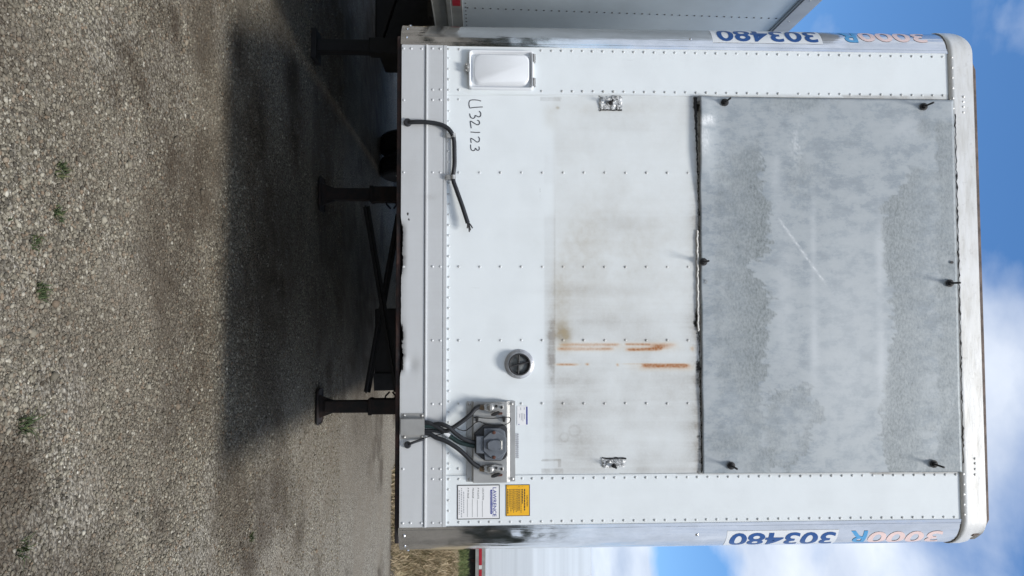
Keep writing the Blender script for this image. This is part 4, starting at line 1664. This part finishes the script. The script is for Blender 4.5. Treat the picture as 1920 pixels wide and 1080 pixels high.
# --- handwritten number
strokes = [[(648, 38), (622, 31), (590, 29), (567, 33), (558, 48), (558, 68), (563, 88)], [(661, 82), (625, 84), (590, 87), (563, 91)],
           [(634, 113), (646, 128), (645, 148), (630, 157), (606, 146), (602, 160), (588, 168), (570, 158), (563, 132)],
           [(620, 181), (634, 189), (637, 206), (624, 216), (604, 208), (570, 189), (571, 215), (575, 242)],
           [(641, 273), (606, 273), (570, 270)],
           [(628, 305), (637, 322), (632, 341), (617, 345), (594, 328), (572, 318), (573, 340), (575, 352)],
           [(632, 378), (635, 400), (620, 408), (608, 392), (600, 406), (586, 410), (573, 398), (570, 364)]]
mb = MB()
for st in strokes:
    q = []
    for a, b in st:
        x, z_ = P(740 + a / 4, 180 + b / 4, -0.0012)
        q.append((x, -0.0014, z_))
    q = catmull(q, 6)
    V = []
    for i, p in enumerate(q):
        d = (q[min(i + 1, len(q) - 1)] - q[max(i - 1, 0)])
        nrm = Vector((-d.z, 0, d.x)).normalized() * 0.0021
        V += [p + nrm, p - nrm]
    mb.add(V, [(2 * i, 2 * i + 1, 2 * i + 3, 2 * i + 2) for i in range(len(q) - 1)])
mb.build('handwritten_number', M['marker'], tr)

# --- round vent
xv, zv = P(974, 683, -0.02)
mb = MB()
lathe(mb, [(0.0, 0.071), (0.004, 0.0705), (0.010, 0.060), (0.013, 0.057), (0.030, 0.0555), (0.034, 0.053), (0.034, 0.049), (0.020, 0.048), (0.012, 0.046)], (xv, 0.0, zv), (0, -1, 0), 48, closed_ends=False)
for a in (80, 95, 262, 280, 175, 5):
    dome(mb, (xv + 0.064 * math.cos(R(a)), -0.006, zv + 0.064 * math.sin(R(a))), 0.0035, 0.003)
vent = mb.build('round_vent', M['vent_metal'], tr, 40)
mb = MB()
tube(mb, [(xv + 0.049 * math.cos(R(a)), -0.033, zv + 0.049 * math.sin(R(a))) for a in range(0, 361, 12)], 0.0045, 8)
mb.build('gasket', M['vent_dark'], vent, 50)
mb = MB()
lathe(mb, [(0.014, 0.047), (0.022, 0.030), (0.025, 0.004)], (xv, 0.0, zv), (0, -1, 0), 32)
mb.build('screen', M['vent_mesh'], vent, 40)
mb = MB()
tube(mb, [(xv - 0.012, -0.032, zv + 0.047), (xv + 0.010, -0.033, zv - 0.046)], 0.0042, 8)
mb.build('cross_bar', M['vent_dark'], vent, 50)
mb = MB()
tube(mb, [(xv - 0.047, -0.029, zv - 0.003), (xv + 0.047, -0.029, zv - 0.006)], 0.004, 8)
mb.build('screen_bar', M['socket_black'], vent, 50)

# --- tray with the electrical socket and the two air couplings
def q6(lst):
    return [(740 + a / 6, 730 + b / 6) for a, b in lst]


def poly_at(lst, Y):
    return [P(a, b, Y) for a, b in lst]


xl_, zt0 = P(875, 752.5, -0.006)
xr_, zt1 = P(965.5, 902.5, -0.006)
mb = MB()
zprof = [(P(875, 830)[1], -0.006), (P(885.5, 830)[1], -0.006), (P(888, 830)[1], -0.030), (P(950.5, 830, -.03)[1], -0.030), (P(956, 830, -.01)[1], -0.006), (P(966, 830)[1], -0.006)]
prof_c = zprof + [(z_, y + 0.0025) for z_, y in zprof[::-1]]
V = [(xl_, y, z_) for z_, y in prof_c] + [(xr_, y, z_) for z_, y in prof_c]
n_ = len(prof_c)
mb.add(V, [(i, (i + 1) % n_, n_ + (i + 1) % n_, n_ + i) for i in range(n_)] + [(i, n_ - 1 - i, n_ - 2 - i, i + 1) for i in range(5)] + [(n_ + i, n_ + i + 1, 2 * n_ - 2 - i, 2 * n_ - 1 - i) for i in range(5)])
for px, py in ((880, 757.5), (960, 757.3), (880.5, 899), (960.5, 897.5)):
    rivet(mb, px, py, -0.006, 0.0085, 0.006)
tray = mb.build('service_tray', M['tray'], tr, 30, 0.0008)
TY = -0.030
mb = MB()
base = poly_at(q6([(1005, 392), (1228, 392), (1266, 432), (1268, 742), (1236, 776), (1196, 797), (1012, 797), (904, 708), (892, 492)]), TY)
prism(mb, base, TY - 0.016, TY)
sock = mb.build('electric_socket', M['socket_black'], tray, 30, 0.003)
mb = MB()
prism(mb, poly_at(q6([(1003, 432), (1180, 432), (1240, 470), (1252, 560), (1252, 700), (1200, 790), (1012, 790), (1003, 700)]), TY - 0.016), TY - 0.032, TY - 0.014)
prism(mb, poly_at(q6([(915, 520), (1002, 520), (1002, 714), (915, 710)]), TY - 0.02), TY - 0.040, TY - 0.014)
prism(mb, poly_at(q6([(998, 545), (1070, 482), (1120, 460), (1165, 472), (1256, 540), (1256, 700), (1160, 772), (1100, 780), (998, 690)]), TY - 0.035), TY - 0.048, TY - 0.030)
mb.build('socket_housing', M['socket_grey'], sock, 30, 0.003)
mb = MB()
lid = poly_at(q6([(1040, 600), (1062, 578), (1110, 566), (1165, 570), (1195, 585), (1200, 672), (1165, 690), (1095, 692), (1050, 672), (1040, 645)]), TY - 0.05)
prism(mb, lid, TY - 0.060, TY - 0.046)
mb.build('socket_lid', M['socket_grey'], sock, 30, 0.004)
mb = MB()
xh, zh0 = P(740 + 1203 / 6, 730 + 572 / 6, TY - 0.06)
xh1, zh1 = P(740 + 1203 / 6, 730 + 676 / 6, TY - 0.06)
tube(mb, [(xh, TY - 0.058, zh0), (xh1, TY - 0.058, zh1)], 0.0035, 8)
tube(mb, [(xh + 0.003, TY - 0.06, zh0 - 0.006), (xh + 0.003, TY - 0.06, zh0 + 0.006)], 0.003, 6)
tube(mb, [(xh1, TY - 0.06, zh1 - 0.006), (xh1, TY - 0.06, zh1 + 0.006)], 0.003, 6)
mb.build('lid_spring', M['zinc'], sock, 40)
for a, b in ((1118, 487), (1118, 765)):
    mb = MB()
    x, z_ = P(740 + a / 6, 730 + b / 6, TY - 0.048)
    lathe(mb, [(0, 0.0085), (0.004, 0.0080), (0.0055, 0.004)], (x, TY - 0.047, z_), (0, -1, 0), 10)
    mb.build('housing_screw', M['rust_screw'], sock, 40)
for oy, flip in ((0.0, 1), (115.5, 1)):
    def c6(a, b, Y):
        return P(740 + a / 6, 730 + b / 6 + oy, Y)
    mb = MB()
    body = [(1000, 170), (1050, 158), (1130, 152), (1215, 165), (1225, 185), (1222, 228), (1150, 232), (1120, 248), (1060, 255), (1005, 232)]
    prism(mb, [c6(a, b, TY - 0.02) for a, b in body], TY - 0.024, TY + 0.001)
    x, z_ = c6(1080, 205, TY - 0.03)
    lathe(mb, [(0, 0.017), (0.014, 0.016), (0.018, 0.012)], (x, TY - 0.022, z_), (0, -1, 0), 18)
    prism(mb, [c6(a, b, TY - 0.04) for a, b in ((1062, 176), (1100, 172), (1104, 232), (1066, 236))], TY - 0.046, TY - 0.03)
    glad = mb.build('air_coupling', M['zinc'], tray, 30, 0.0025)
    mb = MB()
    for a, b in ((1145, 190), (1205, 204)):
        x, z_ = c6(a, b, TY - 0.024)
        lathe(mb, [(0, 0.0068), (0.006, 0.0062), (0.008, 0.003)], (x, TY - 0.024, z_), (0, -1, 0), 8)
    prism(mb, [c6(a, b, TY - 0.03) for a, b in ((1085, 285), (1120, 262), (1170, 250), (1195, 262), (1150, 290), (1120, 300), (1088, 300))], TY - 0.034, TY - 0.012)
    mb.build('coupling_lever', M['black'], glad, 30, 0.002)
    mb = MB()
    prism(mb, [c6(a, b, TY - 0.03) for a, b in ((1150, 264), (1205, 258), (1218, 270), (1205, 285), (1155, 288))], TY - 0.032, TY - 0.02)
    mb.build('lever_tip', M['rust_screw'], glad, 30, 0.002)
    mb = MB()
    x0_, z0_ = c6(958, 200, TY - 0.012)
    x1_, z1_ = c6(1008, 205, TY - 0.012)
    tube(mb, [(x0_, TY - 0.014, z0_), (x1_, TY - 0.014, z1_)], 0.0125, 8)
    mb.build('hose_fitting', M['dull_brass'], glad, 40)
for a, b in ((928, 330), (1232, 332)):
    mb = MB()
    x, z_ = P(740 + a / 6, 730 + b / 6, TY - 0.01)
    box(mb, x - 0.009, x + 0.004, TY - 0.020, TY, z_ - 0.007, z_ + 0.007)
    lathe(mb, [(0, 0.0065), (0.014, 0.006)], (x + 0.010, TY - 0.002, z_), (0, -1, 0), 10)
    mb.build('wire_clip', M['black'], tray, 30, 0.002)

HP = lambda lst: hp([(740 + a / 6, 730 + b / 6, Y) for a, b, Y in lst])
hoses = [([(300, 375, -0.03), (380, 378, -0.035), (470, 420, -0.040), (560, 470, -0.044), (640, 440, -0.050), (760, 360, -0.050), (850, 285, -0.050), (905, 220, -0.048), (965, 192, -0.044)], 0.0108, 'hose'),
         ([(300, 395, -0.03), (400, 400, -0.034), (500, 388, -0.046), (600, 420, -0.054), (690, 500, -0.052), (780, 560, -0.050), (900, 600, -0.044)], 0.0100, 'hose'),
         ([(300, 410, -0.03), (430, 415, -0.036), (540, 470, -0.036), (640, 540, -0.038), (740, 600, -0.040), (900, 640, -0.042)], 0.0105, 'green_hose'),
         ([(300, 470, -0.03), (400, 465, -0.030), (470, 470, -0.032), (530, 478, -0.034), (590, 470, -0.036)], 0.0080, 'hose'),
         ([(300, 490, -0.03), (390, 500, -0.034), (470, 545, -0.040), (580, 585, -0.046), (700, 660, -0.048), (800, 745, -0.048), (880, 830, -0.046), (950, 875, -0.042)], 0.0105, 'hose')]
for lst, r_, mt in hoses:
    mb = MB()
    tube(mb, HP(lst), r_, 12)
    ho = mb.build('air_hose' if mt == 'hose' else 'power_cable', M[mt], tr, 60)
    if mt == 'green_hose':
        g = MB()
        tube(g, HP([(562, 484, -0.0385), (590, 505, -0.0385), (618, 525, -0.039)]), 0.0117, 12)
        g.build('white_tape', M['decal_white'], ho, 60)
for lst in ([(890, 318, -0.036), (930, 314, -0.048), (1000, 322, -0.046), (1110, 326, -0.046), (1220, 318, -0.048), (1285, 315, -0.046), (1306, 340, -0.045), (1280, 380, -0.045), (1200, 412, -0.048), (1120, 412, -0.048), (1020, 400, -0.048)],
            [(620, 412, -0.05), (680, 428, -0.045), (740, 458, -0.036), (800, 462, -0.030), (860, 420, -0.036), (910, 375, -0.044), (960, 366, -0.046), (1010, 384, -0.046), (1100, 400, -0.048)],
            [(340, 548, -0.024), (390, 530, -0.026), (440, 520, -0.03), (500, 510, -0.034), (560, 488, -0.036)]):
    mb = MB()
    tube(mb, HP(lst), 0.0021, 6)
    mb.build('thin_wire', M['black'], tr, 60)

# cover plate the hoses come out of
mb = MB()
xa, zlo = P(752.6, 775, -0.018)
xb, zhi = P(796.5, 823.5, -0.018)
x2, x3 = P(775, 783, -0.018)[0], P(775, 815.5, -0.018)[0]
prof_c = [(xa, -0.0165), (x2, -0.0165), (x2 + 0.004, -0.046), (x3 - 0.004, -0.046), (x3, -0.0165), (xb, -0.0165)]
prof_c = prof_c + [(x, y + 0.0022) for x, y in prof_c[::-1]]
n_ = len(prof_c)
V = [(x, y, zlo + 0.0) for x, y in prof_c] + [(x, y, zhi - 0.0) for x, y in prof_c]
mb.add(V, [(i, (i + 1) % n_, n_ + (i + 1) % n_, n_ + i) for i in range(n_)] + [(i, n_ - 1 - i, n_ - 2 - i, i + 1) for i in range(5)] + [(n_ + i, n_ + i + 1, 2 * n_ - 2 - i, 2 * n_ - 1 - i) for i in range(5)])
for px, py in ((758, 779), (791, 779), (758, 819.5), (791, 819)):
    rivet(mb, px, py, -0.0165, 0.0075, 0.006)
mb.build('hose_cover', M['tray'], tr, 30, 0.0008)
mb = MB()
tube(mb, HP([(150, 625, -0.018), (165, 618, -0.034), (200, 602, -0.036), (270, 578, -0.030), (335, 560, -0.022)]), 0.0062, 10)
sc_ = mb.build('stub_cable', M['rubber'], tr, 60)
mb = MB()
x, z_ = P(764.6, 834, -0.014)
lathe(mb, [(0, 0.017), (0.012, 0.016), (0.022, 0.012)], (x, -0.014, z_), (0, -1, 0), 18)
mb.build('grommet', M['rubber'], sc_, 40)

# --- stickers
def rect_px(mb, x0, x1, y0, y1, Y, th=0.0004, mi=0):
    a, za = P(x0, y0, Y)
    b, zb_ = P(x1, y1, Y)
    prism(mb, [(a, za), (b, za), (b, zb_), (a, zb_)], Y, Y + th, mi)
    return a, b, za, zb_


S1 = SIDE_Y - 0.0022
mb = MB()
rect_px(mb, 857.3, 937, 909.5, 973, S1)
fr = mb.build('maintenance_sticker', M['ink'], tr)
mb = MB()
rect_px(mb, 858.8, 935.5, 911, 971.5, S1 - 0.0004)
pl = mb.build('sticker_face', M['sticker'], fr)
S2 = S1 - 0.0008
mb = MB()
xa, z_ = P(924.0, 914.0, S2)
xb, _ = P(924.0, 968.5, S2)
add_text(mb, 'LAWRENCE', xa, z_, 0.0165, xb - xa, S2, offset=0.012)
mb.build('lettering', M['navy'], pl)
mb = MB()
xa, z_ = P(921, 918, S2)
xb, _ = P(921, 964, S2)
prism(mb, rrect(xa, xb, z_ - 0.0045, z_ + 0.0055, 0.0048, 4), S2, S2 + 0.0003)
mb.build('name_bar', M['navy'], pl)
mb = MB()
add_text(mb, 'Transportation Company', xa + 0.006, z_ - 0.0022, 0.0048, xb - xa - 0.012, S2 - 0.0004)
mb.build('lettering', M['sticker'], pl)
mb = MB()
for body, px in (('LOCATION', 904.3), ('P M DATE', 895.0), ('MILEAGE', 885.5), ('P M DUE', 876.2)):
    xa, z_ = P(px, 915, S2)
    xm, _ = P(px, {'LOCATION': 939.0, 'P M DATE': 937, 'MILEAGE': 936, 'P M DUE': 936}[body], S2)
    xb, _ = P(px, 969.5, S2)
    add_text(mb, body, xa, z_, 0.0078, xm - xa - 0.004, S2)
    box(mb, xm, xb, S2, S2 + 0.0003, z_ - 0.0004, z_ + 0.0009)
mb.build('form_lines', M['ink'], pl)
mb = MB()
for px, a, b in ((869.5, 922, 962), (865.3, 915, 970), (861.3, 919, 965)):
    y = a
    while y < b:
        w = random.uniform(2, 4.5)
        rect_px(mb, px - 0.9, px + 0.9, y, min(y + w, b), S2)
        y += w + 1.3
mb.build('small_print', M['ink_grey'], pl)

mb = MB()
rect_px(mb, 948.5, 993.6, 909, 967.3, S1)
fr = mb.build('caution_sticker', M['ink'], tr)
mb = MB()
rect_px(mb, 949.8, 992.2, 910, 966.2, S1 - 0.0004)
pl = mb.build('sticker_face', M['yellow'], fr)
mb = MB()
xa, z_ = P(987.3, 928.5, S2)
xb, _ = P(987.3, 949, S2)
add_text(mb, 'CAUTION', xa, z_, 0.0068, xb - xa, S2, offset=0.01)
for px, a, b, th in ((983.6, 917, 957, 2.0), (979.5, 917, 944, 1.9), (973.3, 917, 957, 1.9), (952.2, 917, 963, 1.9)):
    y = a
    while y < b:
        w = random.uniform(2.6, 5.5)
        rect_px(mb, px - th / 2, px + th / 2, y, min(y + w, b), S2)
        y += w + 1.1
for px, n_s in ((979.5, '1.'), (973.3, '2.'), (952.2, '3.')):
    xa, z_ = P(px - 1.0, 911.5, S2)
    add_text(mb, n_s, xa, z_, 0.0055, None, S2)
for px, a, b in ((977, 917, 961), (970.5, 917, 958), (968, 917, 960), (965.5, 917, 957), (963, 917, 961), (960.5, 917, 955), (958, 917, 960), (955.7, 917, 950)):
    y = a
    while y < b:
        w = random.uniform(1.4, 3.6)
        rect_px(mb, px - 0.55, px + 0.55, y, min(y + w, b), S2)
        y += w + 1.0
mb.build('warning_text', M['ink'], pl)

# small label right of the tray and the stencilled line under it
S0 = -0.0016
mb = MB()
rect_px(mb, 969.5, 990, 761.5, 797, S0)
lab = mb.build('inspection_label', M['sticker'], tr)
mb = MB()
rect_px(mb, 986.5, 989.3, 762.5, 796, S0 - 0.0004)
rect_px(mb, 972, 974, 795, 796.5, S0 - 0.0004)
mb.build('label_stripe', M['navy'], lab)
mb = MB()
for px, a, b in ((983, 764, 768), (976.5, 764, 769), (983.5, 776, 786), (980.5, 775, 790), (977.5, 775, 788), (974.5, 776, 783)):
    rect_px(mb, px - 0.6, px + 0.6, a, b, S0 - 0.0004)
mb.build('small_print', M['ink_grey'], lab)
mb = MB()
for px in (967.5, 971.2):
    y = 813
    while y < 857:
        w = random.uniform(1.8, 3.6)
        rect_px(mb, px - 1.3, px + 1.3, y, y + w, S0)
        y += w + 1.0
mb.build('stencil_marks', M['ink_grey'], tr)

# ------------------------------------------------------------------ the trailer standing beside it on the left
nb = empty('semi_trailer', (-1.80, 0, 0), 'plain grey aluminium trailer parked close along the left side, mostly hidden behind the white trailer', 'trailer')
NX = -1.80
NT_ = math.tan(R(1.0))


def nloc(X, Y, Z):
    return (X - NX + (Z - 1.2) * NT_, Y, Z)


zr0 = PX(814, 30, NX)[1]
zr1 = PX(869, 30, NX)[1]
ztop = PX(1502.5, 0, NX + 0.05)[1]
ztop2 = PX(1539, 0, NX + 0.05)[1]
y0n, y1n = -0.3, 8.9


def nbox(mb, x0, x1, ya, yb, z0, z1):
    v = [nloc(x, y, z) for x in (x0, x1) for y in (ya, yb) for z in (z0, z1)]
    return mb.add(v, [(0, 1, 3, 2), (4, 6, 7, 5), (0, 4, 5, 1), (2, 3, 7, 6), (0, 2, 6, 4), (1, 5, 7, 3)])


mb = MB()
nbox(mb, NX - 2.6, NX, y0n, y1n, zr1 - 0.02, ztop + 0.03)
for k in range(60):
    py0, pz0 = PX(874 + 5.0, 15, NX)
    z_ = zr1 + 0.03 + k * 0.0485
    yv = PX(968, 15.3, NX)[0]
    if z_ < ztop - 0.03:
        dome(mb, nloc(NX, yv, z_), 0.007, 0.004, (1, 0, 0), 7, 1)
for k in range(40):
    dome(mb, nloc(NX, 0.5 + k * 0.055, zr1 + 0.018), 0.006, 0.004, (1, 0, 0), 7, 1)
mb.build('side_wall', [M['silver_wall'], M['dark_rivet']], nb, 35)
mb = MB()
nbox(mb, NX - 0.03, NX + 0.012, y0n, y1n, zr0, zr0 + (zr1 - zr0) * 0.46)
nbox(mb, NX - 0.03, NX + 0.020, y0n, y1n, zr0 - 0.004, zr0 + 0.004)
nbox(mb, NX - 0.03, NX + 0.024, y0n, y1n, zr0 + (zr1 - zr0) * 0.46, zr0 + (zr1 - zr0) * 0.62)
nbox(mb, NX - 0.03, NX + 0.010, y0n, y1n, zr0 + (zr1 - zr0) * 0.62, zr0 + (zr1 - zr0) * 0.985)
rail_n = mb.build('bottom_rail', M['dull_rail'], nb, bevel=0.003)
ytape = PX(857, 7.6, NX)[0]
for k in range(9):
    mb = MB()
    ya = ytape - 0.30 + k * 0.92
    nbox(mb, NX + 0.009, NX + 0.0112, ya, ya + 0.30, zr0 + (zr1 - zr0) * 0.665, zr0 + (zr1 - zr0) * 0.93)
    mb.build('red_reflector', M['red'], rail_n)
mb = MB()
nbox(mb, NX - 0.03, NX + 0.02, y0n, y1n, ztop + 0.012, ztop2 + 0.0)
nbox(mb, NX - 0.03, NX + 0.012, y0n, y1n, ztop, ztop + 0.012)
for k in range(12):
    dome(mb, nloc(NX + 0.02, 0.4 + k * 0.3, (ztop + ztop2) / 2 - 0.01), 0.006, 0.004, (1, 0, 0), 7)
mb.build('top_rail', M['top_rail'], nb, bevel=0.006)
mb = MB()
nbox(mb, NX - 2.58, NX - 0.02, y0n, y1n, ztop + 0.031, ztop2 + 0.01)
mb.build('roof', M['top_rail'], nb)
mb = MB()
nbox(mb, NX - 2.55, NX - 0.035, y0n + 0.1, y0n + 0.16, zr0 - 0.05, zr1 - 0.021)
repeat(mb.build('crossmember', M['under'], nb), [(0, 0.36 * k, 0) for k in range(1, 24)])
yf = PG(588, 85)[1]
for X in (NX - 0.36, NX - 2.24):
    mb = MB()
    Xl = X - NX
    box(mb, Xl - 0.066, Xl + 0.066, yf - 0.066, yf + 0.066, 0.48, 1.25)
    box(mb, Xl - 0.052, Xl + 0.052, yf - 0.052, yf + 0.052, 0.04, 0.48)
    box(mb, Xl - 0.13, Xl + 0.13, yf - 0.10, yf + 0.10, 0.0, 0.045)
    lg = mb.build('landing_leg', M['under'], nb, bevel=0.006)
for za_, zb2, yo in ((0.55, 1.15, 0.0), (1.15, 0.55, 0.03)):
    mb = MB()
    bar(mb, (-2.24, yf + yo, za_), (-0.36, yf + yo, zb2), 0.08, 0.02, up=(0, 1, 0))
    mb.build('diagonal_brace', M['under'], nb)
for x, s in ((-0.18, 1), (-0.51, 1), (-2.08, -1), (-2.42, -1)):
    wheel(nb, x, 6.72, s, M['rim'], 0.52)
mb = MB()
tube(mb, [(-2.4, 6.72, 0.52), (-0.2, 6.72, 0.52)], 0.065, 12)
mb.build('axle', M['under'], nb)
for xx in (-0.85, -1.75):
    mb = MB()
    box(mb, xx - 0.05, xx + 0.05, 6.0, 8.2, 0.85, 1.2)
    box(mb, xx - 0.04, xx + 0.04, 6.62, 6.82, 0.58, 0.852)
    mb.build('suspension_beam', M['under'], nb)
mb = MB()
lathe(mb, [(0, 0.02), (0.02, 0.12), (0.06, 0.155), (0.10, 0.165), (0.8, 0.165), (0.86, 0.15), (0.9, 0.02)], (-1.15, 4.9, 0.80), (0, 1, 0), 24, closed_ends=False)
mb.build('air_tank', M['dull_rail'], nb, 40)
mb = MB()
box(mb, -1.75, -0.86, 3.9, 4.7, 0.33, 1.19)  # dark box added to block the bright ground beyond, keeping the underside black
mb.build('underslung_box', M['under'], nb, bevel=0.02)

# ------------------------------------------------------------------ the trailer far off on the bank
YF = 13.6
fx0, fz0 = P(893, 1045, YF)
_, fz_r = P(912.5, 1045, YF)
_, fz_t = P(1109, 1045, YF)
fx0 = 3.2
ft = empty('semi_trailer', (fx0, YF, 0.72), 'distant pale trailer with red reflective tape standing beyond the dry grass bank', 'trailer')
ft.rotation_euler = (0, R(0.4), R(-3.0))
Lf = 13.5
mb = MB()
box(mb, 0, Lf, 0.02, 2.6, fz_r - 0.72 - 0.01, fz_t - 0.72)
for k in range(60):
    dome(mb, (0.15 + k * 0.11, 0.02, fz_r - 0.72 + 0.035), 0.012, 0.008, (0, -1, 0), 6)
M['far_wall'] = simple('pale_far_wall', (0.76, 0.81, 0.86), 0.2, 0.3, 0.14, 1.4, 0.25, stretch=(0.04, 1, 3.0))
mb.build('side_wall', M['far_wall'], ft, 35)
mb = MB()
box(mb, 0, Lf, 0.0, 0.06, fz0 - 0.72, fz_r - 0.72 - 0.012)
rl = mb.build('bottom_rail', M['dull_rail'], ft)
_, ft0 = P(899.5, 1045, YF)
_, ft1 = P(905, 1045, YF)
for k in range(14):
    mb = MB()
    box(mb, 0.1 + k * 0.9, 0.1 + k * 0.9 + 0.80, -0.004, 0.001, ft0 - 0.72, ft1 - 0.72)
    mb.build('red_reflector', M['red'], rl)
    mb = MB()
    box(mb, 0.1 + k * 0.9 + 0.802, 0.1 + k * 0.9 + 0.88, -0.004, 0.001, ft0 - 0.72, ft1 - 0.72)
    mb.build('white_reflector', M['cap'], rl)
mb = MB()
box(mb, 0.2, 0.26, 0.1, 2.5, fz0 - 0.72 - 0.10, fz0 - 0.72 + 0.02)
repeat(mb.build('crossmember', M['rust_edge'], ft), [(0.6 * k, 0, 0) for k in range(1, 22)])
mb = MB()
box(mb, 0.3, Lf - 0.3, 0.5, 0.6, fz0 - 0.72 - 0.28, fz0 - 0.72 - 0.10)
mb.build('chassis', M['rust_edge'], ft)
for x in (2.6, 10.6, 11.8):
    for y in (0.25, 2.35):
        g = MB()
        lathe(g, [(-0.13, 0.28), (-0.14, 0.34), (-0.12, 0.47), (0.12, 0.47), (0.14, 0.34), (0.13, 0.28)], (x, y, 0.47), (0, 1, 0), 28)
        t = g.build('tyre', M['tyre'], ft, 30)
        g = MB()
        lathe(g, [(0.0, 0.02), (0.0, 0.2), (0.115, 0.285), (0.125, 0.27), (0.05, 0.15), (0.08, 0.02)], (x, y, 0.47), (0, -1 if y < 1 else 1, 0), 20)
        g.build('rim', M['rim'], t, 30)


# ------------------------------------------------------------------ trees added unseen behind the viewer, a dark band mirrored in the corner posts
def added_wood():
    r_ = np.random.default_rng(5)
    n = 26000
    a = r_.uniform(R(170), R(370), n)
    d = r_.uniform(46, 60, n)
    top = 3.2 + 2.6 * fbm(a * 14, a * 0 + 3, 201) + 1.2 * fbm(a * 60, a * 0 + 9, 205)
    z_ = top * r_.random(n) ** 0.7
    c_ = np.stack([d * np.cos(a), d * np.sin(a), z_], 1)
    sz = r_.uniform(0.25, 0.6, n)[:, None, None]
    V = c_[:, None, :] + r_.normal(0, 1, (n, 3, 3)) * sz
    V[:, :, 2] = np.maximum(V[:, :, 2], 0.0)
    ob = np_mesh('added_treeline', V.reshape(-1, 3), np.arange(n * 3).reshape(-1, 3), simple('added_leaves', (0.035, 0.048, 0.026), 0.8, var=0.4, scale=0.6), 'stuff', smooth=False)
    tag(ob, 'dark trees added out of sight behind the viewer, mirrored in the polished posts', 'added_wood')


added_wood()
